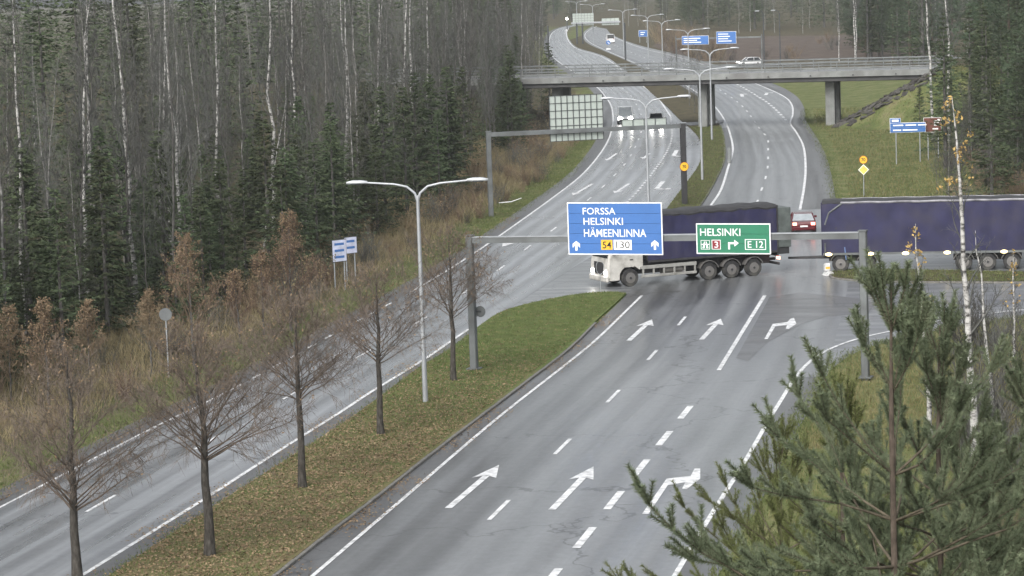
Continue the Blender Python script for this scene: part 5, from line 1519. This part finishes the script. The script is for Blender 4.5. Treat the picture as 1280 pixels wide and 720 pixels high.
# --- right wood
RW = [(1062, 82), (1110, 74), (1180, 118), (1230, 150), (1500, 160), (1500, 60), (1200, 45), (1062, 52)]
fill(RW, 36, PIN, "pine_tree", "tall green pine in the wood behind the bridge's right end", "pine", "pines of the right wood", .95, 1.35)
fill(RW, 22, TALL, "spruce_tree", "dark spruce in the wood behind the bridge's right end", "spruce", "spruces of the right wood", .8, 1.2)
fill(RW, 12, BIR, "birch_tree", "white birch in the wood behind the bridge's right end", "birch", "birches of the right wood", .9, 1.1)
RW2 = [(1185, 235), (1178, 180), (1196, 150), (1500, 160), (1500, 262), (1260, 262)]
fill(RW2, 20, PIN, "pine_tree", "bushy green pine on the right bank above the trailer", "pine", "pines above the trailer", .8, 1.25)
fill(RW2, 22, SPR, "spruce_tree", "green spruce on the right bank above the trailer", "spruce", "spruces above the trailer", .8, 1.15)
fill([(1182, 236), (1176, 195), (1190, 168), (1310, 165), (1310, 240)], 16, TALL, "spruce_tree", "full-grown dark spruce on the right bank behind the shrubs", "spruce", "full-grown spruces above the trailer", .6, .85)
fill([(1165, 250), (1180, 200), (1300, 200), (1300, 270)], 36, BARE, "bare_tree", "grey-brown leafless bush tree on the right bank above the trailer", "tree", "leafless trees above the trailer", .3, .55)
g = GT(1240, 268); jit(SPR[1], "spruce_tree", "big grey-green spruce with a pointed top right of the brown sign", "spruce", g.x, g.y, 1.0, None)
g = GT(1150, 160); jit(SPR[4], "spruce_tree", "small dark spruce left of the brown sign on the bank", "spruce", g.x, g.y, .42, None)
g = GT(1085, 76); jit(TALL[2], "spruce_tree", "tall dark pointed spruce just behind the bridge's right part", "spruce", g.x, g.y, .95, None)
for px, py, sc, lab in ((1049, 79, .75, "pale bare birch behind the bridge, left of the pointed spruce"), (1166, 175, 1.15, "tall white birch before the right end of the bridge"),
                        (1187, 178, 1.1, "second white birch at the right end of the bridge")):
    g = GT(px, py); jit(BIR[(px) % 6], "birch_tree", lab, "birch", g.x, g.y, sc, None)
# birches on the near right verge, a few yellow leaves left
def leafy_birch(px, py, seed, Ht, r0, lab, nlv, zlo, zhi, lean=.0, clear=.35, slant=0.0):
    g = G(px, py)
    T, Cb, tips = grow_bare(seed, Ht, r0, clear, 15, 40, .15, .5, 5, 8, 5, .012, .006)
    r = thing("birch_tree", lab, "birch", g, 0); r.rotation_euler = (0, slant, 0)
    link("trunk", T.mesh("trunk", M['birch']), r); link("crown", Cb.mesh("crown", M['twig']), r)
    if nlv:
        rg = np.random.default_rng(seed); tt = tips[(tips[:, 2] > zlo) & (tips[:, 2] < zhi)]
        tt = tt[rg.permutation(len(tt))[:max(6, nlv // 2)]]
        V, Fq = leaves_at(rg, tt, nlv, .07); link("leaves", np_mesh("leaves", V, Fq, M['leaf_yellow']), r)
leafy_birch(1221, 600, 71, 13.5, .15, "white birch trunk right of the near pine with yellow leaves at its top", 170, 10.3, 13.5, slant=-.045)
leafy_birch(1165, 560, 72, 8.5, .10, "thin white birch behind the near pine with a few yellow leaves", 80, 5.5, 8.5, slant=-.05)
leafy_birch(1242, 520, 73, 7.5, .075, "slender pale birch sapling on the bare thicket at right", 0, 0, 0, slant=-.07, clear=.25)
leafy_birch(1268, 470, 74, 5.5, .06, "low birch sapling at the right border with yellow leaves", 60, 3, 5.5, clear=.25)
fill([(1070, 78), (1166, 70), (1166, 50), (1064, 54)], 16, TALL, "spruce_tree", "dark spruce beyond the bridge, right of the bare field", "spruce", "spruces right of the far field", .75, 1.05)
fill([(1075, 80), (1166, 74), (1166, 58), (1068, 58)], 8, PIN, "pine_tree", "green pine beyond the bridge, right of the bare field", "pine", "pines right of the far field", .8, 1.1)
mass([(800, 37), (1062, 41), (1072, 31), (800, 27)], 70, 15)
# --- brown bushes and thickets
BUSH = []
for i in range(5):
    rg = np.random.default_rng(500 + i); B = TB(); tips = []
    for k in range(26):
        az = rg.uniform(0, 6.28); a = rg.uniform(.05, .75); L = rg.uniform(1.0, 2.3)
        d = V3(math.cos(az) * math.sin(a), math.sin(az) * math.sin(a), math.cos(a)); b = V3(rg.normal(0, .25), rg.normal(0, .25), -.05)
        m_ = b + d * L * .5 + rg.normal(0, .08, 3); e = m_ + (d + rg.normal(0, .2, 3)) * L * .5
        B.tube([b, m_, e], [.016, .011, .004], 3)
        for j in range(13):
            f = rg.uniform(.2, 1); c = b + (m_ - b) * f * 2 if f < .5 else m_ + (e - m_) * (f - .5) * 2
            dd = d + rdir(rg, 1)[0] * .7; e2 = c + dd / np.linalg.norm(dd) * rg.uniform(.2, .6); B.twig(c, e2, .0075); tips.append(e2)
    st_ = B.mesh("stems", (M['twig_red'], M['twig_brown'], M['twig_red'], M['twig'], M['twig_brown'])[i])
    V, Fq = leaves_at(rg, np.array(tips), 190, .055)
    BUSH.append((st_, np_mesh("leaves", V, Fq, M['leaf_brown'] if i != 3 else M['straw'])))
def bush(i, x, y, sc, lab, group, leaves=True):
    r = thing("bush", lab, "bush", (x, y, H1((x, y))), RG.uniform(0, 6.28), group); r.scale = (sc * RG.uniform(.9, 1.2), sc * RG.uniform(.9, 1.2), sc)
    link("stems", BUSH[i][0], r)
    if leaves: link("leaves", BUSH[i][1], r)
for k in range(152):
    u = RG.random(); i = min(int(u * 199), 199)
    y_ = edge[i][1]
    rd = A_OUT_L[int(((A_OUT_L - edge[i]) ** 2).sum(1).argmin())]
    f = RG.random() ** .8; q = edge[i] * (1 - f * .80) + rd * f * .80
    bush(k % 5, q[0], q[1], RG.uniform(.65, 1.3) * (1.1 - .45 * f), "%s leafless bush on the left verge %s, %s" % (["rusty", "brown", "bare", "strawy", "dark"][k % 5], ["by the wood", "halfway out", "near the road"][min(2, int(f * 3))], zone(wp(q[0], q[1]) + 12).replace("above", "near")), "brown bushes on the left verge", RG.random() < .75)
TH = [tuple(G(*p)[:2]) for p in [(1178, 560), (1186, 470), (1205, 418), (1330, 396), (1420, 400), (1420, 640), (1280, 640)]]
def in_poly(P, x, y):
    c = False; j = len(P) - 1
    for i in range(len(P)):
        if (P[i][1] > y) != (P[j][1] > y) and x < (P[j][0] - P[i][0]) * (y - P[i][1]) / (P[j][1] - P[i][1]) + P[i][0]: c = not c
        j = i
    return c
k = 0
while k < 52:
    x, y = RG.uniform(min(p[0] for p in TH), max(p[0] for p in TH)), RG.uniform(min(p[1] for p in TH), max(p[1] for p in TH))
    if in_poly(TH, x, y):
        bush((1, 3, 4)[k % 3], x, y, RG.uniform(.9, 1.5), "leafless purplish-brown bush of the thicket at the right border", "bushes of the right thicket", False); k += 1
for k in range(30):
    px = RG.uniform(1168, 1290); g = GT(px, RG.uniform(190, 258)); bush(k % 5, g.x, g.y, RG.uniform(.6, 1.3), "leafless brown bush on the right bank above the trailer", "bushes above the trailer", k % 3 == 0)
for k in range(20):
    g = G(RG.uniform(835, 1050), RG.uniform(50, 79)); bush(k % 5, g.x, g.y, RG.uniform(.7, 1.6), "low brown bush on the bare field beyond the bridge", "bushes on the far field", False)
for k in range(32):
    px_ = RG.uniform(0, 1); g = G(820 + 85 * px_, 62 + 20 * px_ - RG.uniform(0, 16)); bush((0, 2, 4)[k % 3], g.x, g.y, RG.uniform(1.4, 2.6), "tall reddish-brown bush beyond the bridge, left of the field", "tall bushes beyond the bridge", False)
# --- row of dark trunks on the median under and beyond the bridge
for k, (px, py) in enumerate([(839, 108), (846, 112), (857, 125), (862, 133), (868, 141), (873.5, 148), (832, 103)]):
    g = G(px, py + 1); jit(BARE[(1, 2, 4, 5)[k % 4]], "bare_tree", "dark-stemmed leafless tree of the median row beyond the bridge", "tree", g.x, g.y, RG.uniform(.5, .62), "median trees beyond the bridge")
# --- the five bare trees on the near median
M['twig_median'] = ramp_mat("twigs_median", [(.08, .065, .053), (.185, .15, .122)], 5)
M['bark_dark'] = ramp_mat("bark_dark", [(.025, .023, .02), (.055, .05, .044), (.10, .095, .085)], 9, wscale=(1, 1, .4))
def median_tree(px, py, seed, Ht, r0, lab, clear, nleaf, zleaf, reach, nl=26, ang=62):
    g = G(px, py)
    T, Cb, tips = grow_bare(seed, Ht, r0, clear, nl, ang, reach, .30, 12, 10, 11, .012, .0056, 1.7, .27, -.30)
    r = thing("bare_tree", lab, "tree", g + Vector((0, 0, MED_Z)), 0)
    link("trunk", T.mesh("trunk", M['bark_dark']), r); link("crown", Cb.mesh("crown", M['twig_median']), r)
    rg = np.random.default_rng(seed)
    if nleaf:
        w = np.clip((tips[:, 2] - zleaf) / (Ht - zleaf), 0, 1); w = w ** 1.1 + .03; w /= w.sum()
        V, Fq = leaves_at(rg, tips[rg.choice(len(tips), nleaf, p=w)], nleaf, .048)
        link("leaves", np_mesh("leaves", V, Fq, M['leaf_brown']), r)
median_tree(97, 726, 21, 6.9, .15, "nearest bare median tree, its foot cut off by the lower border", .30, 260, 2.5, .50, 44, 70)
median_tree(262, 697, 22, 7.0, .165, "second nearest bare median tree, widest crown over the left road", .43, 420, 3.0, .52, 46, 70)
median_tree(378, 612, 23, 6.8, .14, "bare median tree, third from the near end", .46, 380, 3.0, .50, 44, 70)
median_tree(476, 546, 24, 6.3, .13, "low leafless median tree just left of the nearest double-armed lamp", .45, 420, 2.5, .52, 38, 70)
median_tree(567, 478, 25, 6.6, .125, "leafless median tree between the nearest lamp and the gantry post", .42, 520, 2.5, .50, 38, 70)
# rusty scrub trees on the left verge
for k, (px, py, h_, lab) in enumerate([(62, 512, 4.6, "rusty-leaved scrub tree on the verge near the left border"), (14, 500, 4.0, "rusty scrub tree at the very left border"),
                                      (112, 470, 3.4, "small rusty scrub tree right beside the ones at the left border"), (243, 458, 6.1, "tall rusty-topped tree on the verge beside the round sign back"),
                                      (300, 430, 3.6, "low rusty scrub tree under the thin marker post"), (364, 414, 6.0, "tall rusty-topped tree on the verge left of the pale boards"),
                                      (330, 420, 4.2, "rusty scrub tree between marker post and tall rusty-topped tree"), (190, 468, 3.8, "low rusty scrub tree left of the round sign back")]):
    g = G(px, py); T, Cb, tips = grow_bare(600 + k, h_, .012 * h_, .14, 30, 46, .44, .5, 8, 7, 9, .03, .0065)
    r = thing("bare_tree", lab, "tree", g)
    link("trunk", T.mesh("trunk", M['bark']), r); link("crown", Cb.mesh("crown", M['twig_red']), r)
    rg = np.random.default_rng(k); w = np.clip((tips[:, 2] / h_ - .2) / .6, .04, 1); w /= w.sum()
    V, Fq = leaves_at(rg, tips[rg.choice(len(tips), 1500, p=w)], int(300 * h_), .045); link("leaves", np_mesh("leaves", V, Fq, M['leaf_brown']), r)
# --- near pines: bottle-brush shoots of real needles
def needles_on(rg, A, B, per_m, ln, r0=.006):
    """Needle blades round each shoot A->B."""
    L = np.linalg.norm(B - A, axis=1); n = np.maximum(6, (L * per_m).astype(int))
    i = np.repeat(np.arange(len(A)), n); t = rg.random(len(i))
    D = (B - A) / L[:, None]
    base = A[i] + (B - A)[i] * t[:, None]
    rv = rdir(rg, len(i)); side = rv - D[i] * (rv * D[i]).sum(1)[:, None]; side /= np.linalg.norm(side, axis=1)[:, None] + 1e-9
    d = side * .85 + D[i] * .6; d /= np.linalg.norm(d, axis=1)[:, None]
    ll = ln * rg.uniform(.75, 1.2, len(i)) * (.8 + .2 * t)
    tip = base + d * ll[:, None] + rg.normal(0, .004, (len(i), 3))
    w = np.cross(d, rdir(rg, len(i))); w /= np.linalg.norm(w, axis=1)[:, None] + 1e-9; w *= .0034
    V = np.stack([base - w, base + w, tip], 1).reshape(-1, 3)
    return V, np.arange(len(V)).reshape(-1, 3)
def near_pine(px, D, ztop, zlow, seed, lab, m_n, wid=.86, per_m=620, r0=.035, dz=.42, up=.62, steps=None):
    rg = np.random.default_rng(seed)
    dx, dy, dz_ = ray(px, 600); t = D / dy
    loc = Vector((dx * t, D, 0))
    r = thing("pine_tree", lab, "pine", loc)
    pts_ = [(0, 0, 0), (0, 0, ztop * .5), (rg.normal(0, .03), rg.normal(0, .03), ztop - 1.2), (0, 0, ztop)]
    part("trunk", MB().tube(pts_, [.02 + .012 * ztop * .6, .06, .024, .009], 9), M['bark_pine'], r, sm=True)
    A, B = [V3(0, 0, ztop - .42)], [V3(0, 0, ztop)]
    V, Fq = needles_on(rg, np.array(A), np.array(B), per_m * 1.1, .062); link("needles", np_mesh("needles", V, Fq, m_n), r)
    # whorls: the topmost carries upright candles, each lower one longer and flatter boughs
    whorls = [.40, 1.0, 1.8, 2.25, 2.7, 3.1]
    while ztop - whorls[-1] > zlow: whorls.append(whorls[-1] + rg.uniform(.34, .5))
    for depth in whorls:
        z = ztop - depth
        nb = int(rg.integers(7, 9)) if depth < 1.2 else int(rg.integers(5, 8)); az0 = rg.uniform(0, 6.28)
        for k in range(nb):
            az = az0 + k * 6.283 / nb + rg.uniform(-.3, .3)
            L = (.26 + .42 * depth) if depth < 1.2 else min(3.25, wid * (1.02 * depth - .42))
            L *= rg.uniform(.72, 1.08)
            a = rad(20 + 9 * depth if depth < 1.2 else min(86, 30 * depth)) * rg.uniform(.85, 1.12)
            d = V3(math.cos(az) * math.sin(a), math.sin(az) * math.sin(a), math.cos(a)); p = V3(0, 0, z)
            nseg = max(1, int(round(L / .34))); sl_ = L / nseg
            P = [p]; SA, SB, ST = [], [], []
            for s_ in range(nseg):
                d = d + V3(0, 0, up * (.12 if depth < 1.2 else .07)) + rg.normal(0, .10, 3); d /= np.linalg.norm(d)
                p2 = p + d * sl_; P.append(p2)
                if s_ >= nseg - 3: SA.append(p); SB.append(p2)
                if s_ >= min(1, nseg - 1) or depth < 1.2:
                    for j in range(3 if s_ > 1 else 2):
                        sd = d * .8 + rdir(rg, 1)[0] * V3(.75, .75, .35) + V3(0, 0, .22); sd /= np.linalg.norm(sd)
                        lr = (nseg - s_) * sl_ * rg.uniform(.25, .45); lr = max(.26, min(lr, .95)); q = p2; m = max(1, int(round(lr / .36)))
                        for e in range(m):
                            sd = sd + V3(0, 0, .20) + rg.normal(0, .10, 3); sd /= np.linalg.norm(sd); q2 = q + sd * lr / m
                            (SA if e >= m - 2 else ST).append(q); (SB if e >= m - 2 else ST).append(q2)
                            if e < m - 1:
                                td = sd + rdir(rg, 1)[0] * .55 + V3(0, 0, .3); td /= np.linalg.norm(td); SA.append(q2); SB.append(q2 + td * rg.uniform(.16, .28))
                            q = q2
                p = p2
            for j in range(3 if depth > .6 else 1):
                td = d + rdir(rg, 1)[0] * .35 + V3(0, 0, .6); td /= np.linalg.norm(td); SA.append(p); SB.append(p + td * rg.uniform(.25, .45))
            n_ = len(P)
            tb = TB(); tb.tube(P, [max(.005, (.005 + .007 * depth ** .5) * (1 - .8 * i / n_)) for i in range(n_)], 6)
            for a_0, b_0 in zip(SA, SB): tb.tube([a_0, b_0], [.006, .003], 3)
            for i in range(0, len(ST), 2): tb.tube([ST[i], ST[i + 1]], [.008, .006], 3)
            bo = link("branch", tb.mesh("branch", M['bark_pine_young']), r)
            V, Fq = needles_on(rg, np.array(SA), np.array(SB), per_m, .058)
            link("needles", np_mesh("needles", V, Fq, m_n), bo)
near_pine(1118, 25, 15.2, 11.4, 5, "big near pine with upright shoots filling the lower right", M['pine'], .98, 1000)
near_pine(1050, 33, 12.9, 9.2, 6, "yellowish-green pine low behind the big near pine", M['pine_yellow'], .72, 700)
near_pine(1310, 27, 14.2, 11.6, 8, "near pine at the right border, its boughs reaching in", M['pine'], .85, 800)
near_pine(1178, 27, 14.55, 11.4, 15, "shorter pine top crowding the big near pine on its right", M['pine'], .9, 800)
near_pine(975, 39, 11.3, 8.2, 12, "low yellowish-green pine left of the big near pine's foot", M['pine_yellow'], .95, 520)
near_pine(1200, 36, 12.1, 8.6, 9, "lower green pine right behind the big near pine", M['pine'], .9, 650)
# --- grass, litter and dry stalks as uncountable cover
def blades(name, q, z, m, h0, h1, rg, w=.012, tilt=.5):
    n = len(q); B = np.c_[q, z]; h = rg.uniform(h0, h1, n)
    d = np.c_[rg.normal(0, tilt, (n, 2)), np.ones(n)]; d /= np.linalg.norm(d, axis=1)[:, None]
    s_ = np.c_[rg.normal(0, 1, (n, 2)), np.zeros(n)]; s_ /= np.linalg.norm(s_, axis=1)[:, None] + 1e-9
    V = np.stack([B - s_ * w, B + s_ * w, B + d * h[:, None]], 1).reshape(-1, 3)
    o = struct(name, np_mesh(name, V, np.arange(len(V)).reshape(-1, 3), m), kind='stuff'); return o
rg = np.random.default_rng(77)
medp = np.vstack([med_l, shift(med_r, .3)[::-1]])
q = scatter_in(medp, 90000, rg); q = q[q[:, 1] > 74]
keep = rg.random(len(q)) < np.clip((q[:, 1] - 80) / 45, .35, 1); q = q[keep]
blades("grass", q, np.full(len(q), MED_Z - .01), M['grass'], .05, .14, rg, .016)
q = scatter_in(medp, 42000, rg); q = q[(q[:, 1] > 74) & (rg.random(len(q)) < np.clip((132 - q[:, 1]) / 30, .04, 1))]
C = np.c_[q, MED_Z + .015 + rg.random(len(q)) * .03]; U = rdir(rg, len(C)); U[:, 2] *= .35; W_ = np.cross(U, V3(0, 0, 1) + rg.normal(0, .4, U.shape)); W_ /= np.linalg.norm(W_, axis=1)[:, None] + 1e-9
V, Fq = quads(C, U * .055, W_ * .038); struct("fallen_leaves", np_mesh("fallen_leaves", V, Fq, M['leaf_litter']), kind='stuff')
def beside(P, w0, w1, n, y0, y1):
    Q = P[(P[:, 1] > y0) & (P[:, 1] < y1)]; nn = normals(Q); d = arclen(Q)
    # nearer stretches carry proportionally more, as they show larger
    s_ = rg.random(n) ** 1.3 * d[-1]; o = rg.uniform(w0, w1, n)[:, None]
    f = lambda A: np.c_[np.interp(s_, d, A[:, 0]), np.interp(s_, d, A[:, 1])]
    return f(Q) + f(nn) * o + rg.normal(0, .25, (n, 2))
def drift(P, w0, w1, n, y0, y1, z):
    Q = P[(P[:, 1] > y0) & (P[:, 1] < y1)]; nn = normals(Q); d = arclen(Q); s_ = rg.random(n) ** 1.2 * d[-1]
    keep = np.sin(s_ * .9) + np.sin(s_ * .37 + 1) + rg.normal(0, .7, n) > .2; s_ = s_[keep]; o = (w0 + (w1 - w0) * rg.random(len(s_)) ** 2)[:, None]
    f = lambda A: np.c_[np.interp(s_, d, A[:, 0]), np.interp(s_, d, A[:, 1])]
    q = f(Q) + f(nn) * o; C = np.c_[q, np.full(len(q), z)]; U = rdir(rg, len(C)); U[:, 2] *= .2; W_ = np.cross(U, V3(0, 0, 1) + rg.normal(0, .3, U.shape)); W_ /= np.linalg.norm(W_, axis=1)[:, None] + 1e-9
    V, Fq = quads(C, U * .05, W_ * .035); struct("fallen_leaves", np_mesh("fallen_leaves", V, Fq, M['leaf_litter']), kind='stuff')
drift(A_OUT_R, -.1, 1.4, 7000, 70, 135, .05); drift(B_OUT_L, 0.05, -1.0, 5000, 70, 140, .05); drift(A_OUT_L, -.9, .25, 9000, 75, 200, .05)
q = beside(A_OUT_L, -.25, .5, 9000, 75, 260); blades("grass", q, np.full(len(q), .01), M['grass'], .05, .2, rg, .02)
q = beside(A_OUT_R, -.5, -.02, 6000, 70, 135); blades("grass", q, np.full(len(q), .06), M['grass'], .05, .14, rg, .018)
q = beside(resample(SIDE_R, 200), -.3, .35, 5000, 60, 140); blades("grass", q, np.full(len(q), .01), M['grass'], .05, .2, rg, .02)
for y0_, y1_ in ((40, 104), (190, 330)):
    q = beside(resample(B_OUT_R, 400), -.4, .3, 4500, y0_, y1_); blades("grass", q, np.full(len(q), .01), M['grass'], .05, .22, rg, .02)
# verge grass left of the left road and stalks up to the wood
q = beside(A_OUT_L, .4, 3.6, 36000, 78, 300); blades("grass", q, height(q[:, 0], q[:, 1]) - .01, M['grass'], .08, .28, rg, .02)
q = beside(A_OUT_L, 2.6, 13, 68000, 78, 290); blades("dry_grass", q, height(q[:, 0], q[:, 1]) - .01, M['straw'], .25, .95, rg, .014, .4)
M['grass_dry'] = ramp_mat("grass_dry", [(.10, .105, .04), (.165, .15, .07), (.23, .20, .105)], 1.0)
q = beside(resample(SIDE_R, 200), -9, -.5, 30000, 60, 140); blades("grass", q, height(q[:, 0], q[:, 1]) - .01, M['grass_dry'], .08, .3, rg, .018)
q = beside(resample(B_OUT_R, 400), -24, -1.2, 30000, 190, 330); blades("grass", q, height(q[:, 0], q[:, 1]) - .01, M['grass'], .12, .4, rg, .03)
q = beside(resample(B_OUT_R, 400), -26, -1.0, 26000, 190, 330); blades("dry_grass", q, height(q[:, 0], q[:, 1]) - .01, M['grass_dry'], .12, .42, rg, .03)
q = beside(resample(B_OUT_R, 400), -12, -.4, 16000, 40, 112); blades("dry_grass", q, height(q[:, 0], q[:, 1]) - .01, M['grass_dry'], .10, .32, rg, .016)
q = scatter_in(np.vstack([isl, isl_b]), 9000, rg); blades("grass", q, np.full(len(q), MED_Z - .01), M['grass'], .06, .2, rg, .016)
fm = np.vstack([far_med, far_med_r[::-1]]); q = scatter_in(fm[(fm[:, 1] < 300)], 20000, rg); blades("grass", q, np.full(len(q), MED_Z - .01), M['grass'], .06, .22, rg, .02)
q = beside(resample(B_OUT_R, 400), -12, -.4, 26000, 40, 104); blades("grass", q, height(q[:, 0], q[:, 1]) - .01, M['grass'], .08, .3, rg, .016)

# --- alike labels told apart by their order across the view
def col(o):
    p = o.matrix_world.translation if o.parent else o.location
    return p.x / max(p.y, 1)
_same = {}
for o in COL.objects:
    if o.parent is None and o.get("label"): _same.setdefault(o["label"], []).append(o)
_ord = "leftmost,second,third,fourth,fifth,sixth,seventh,eighth,ninth,tenth,eleventh,twelfth,thirteenth,fourteenth,fifteenth,sixteenth,seventeenth,eighteenth".split(",")
for lab, L_ in _same.items():
    if 1 < len(L_) <= 18:
        for i, o in enumerate(sorted(L_, key=col)):
            new = lab + (", leftmost of these" if i == 0 else ", " + _ord[i] + " from left")
            if len(new.replace(",", " ").split()) <= 16: o["label"] = new
# ------------------------------------------------------------------ damp air
hz = MB().box(-760, 960, -90, 2440, -1.0, 48)
hm = bpy.data.materials.new("haze_air"); hm.use_nodes = True
hn = hm.node_tree
hn.nodes.remove(hn.nodes["Principled BSDF"])
pv = hn.nodes.new("ShaderNodeVolumePrincipled")
pv.inputs["Color"].default_value = (.86, .90, .94, 1); pv.inputs["Density"].default_value = .00017; pv.inputs["Anisotropy"].default_value = .2
hn.links.new(pv.outputs[0], hn.nodes["Material Output"].inputs["Volume"])
struct("haze", hz, hm, kind='stuff')
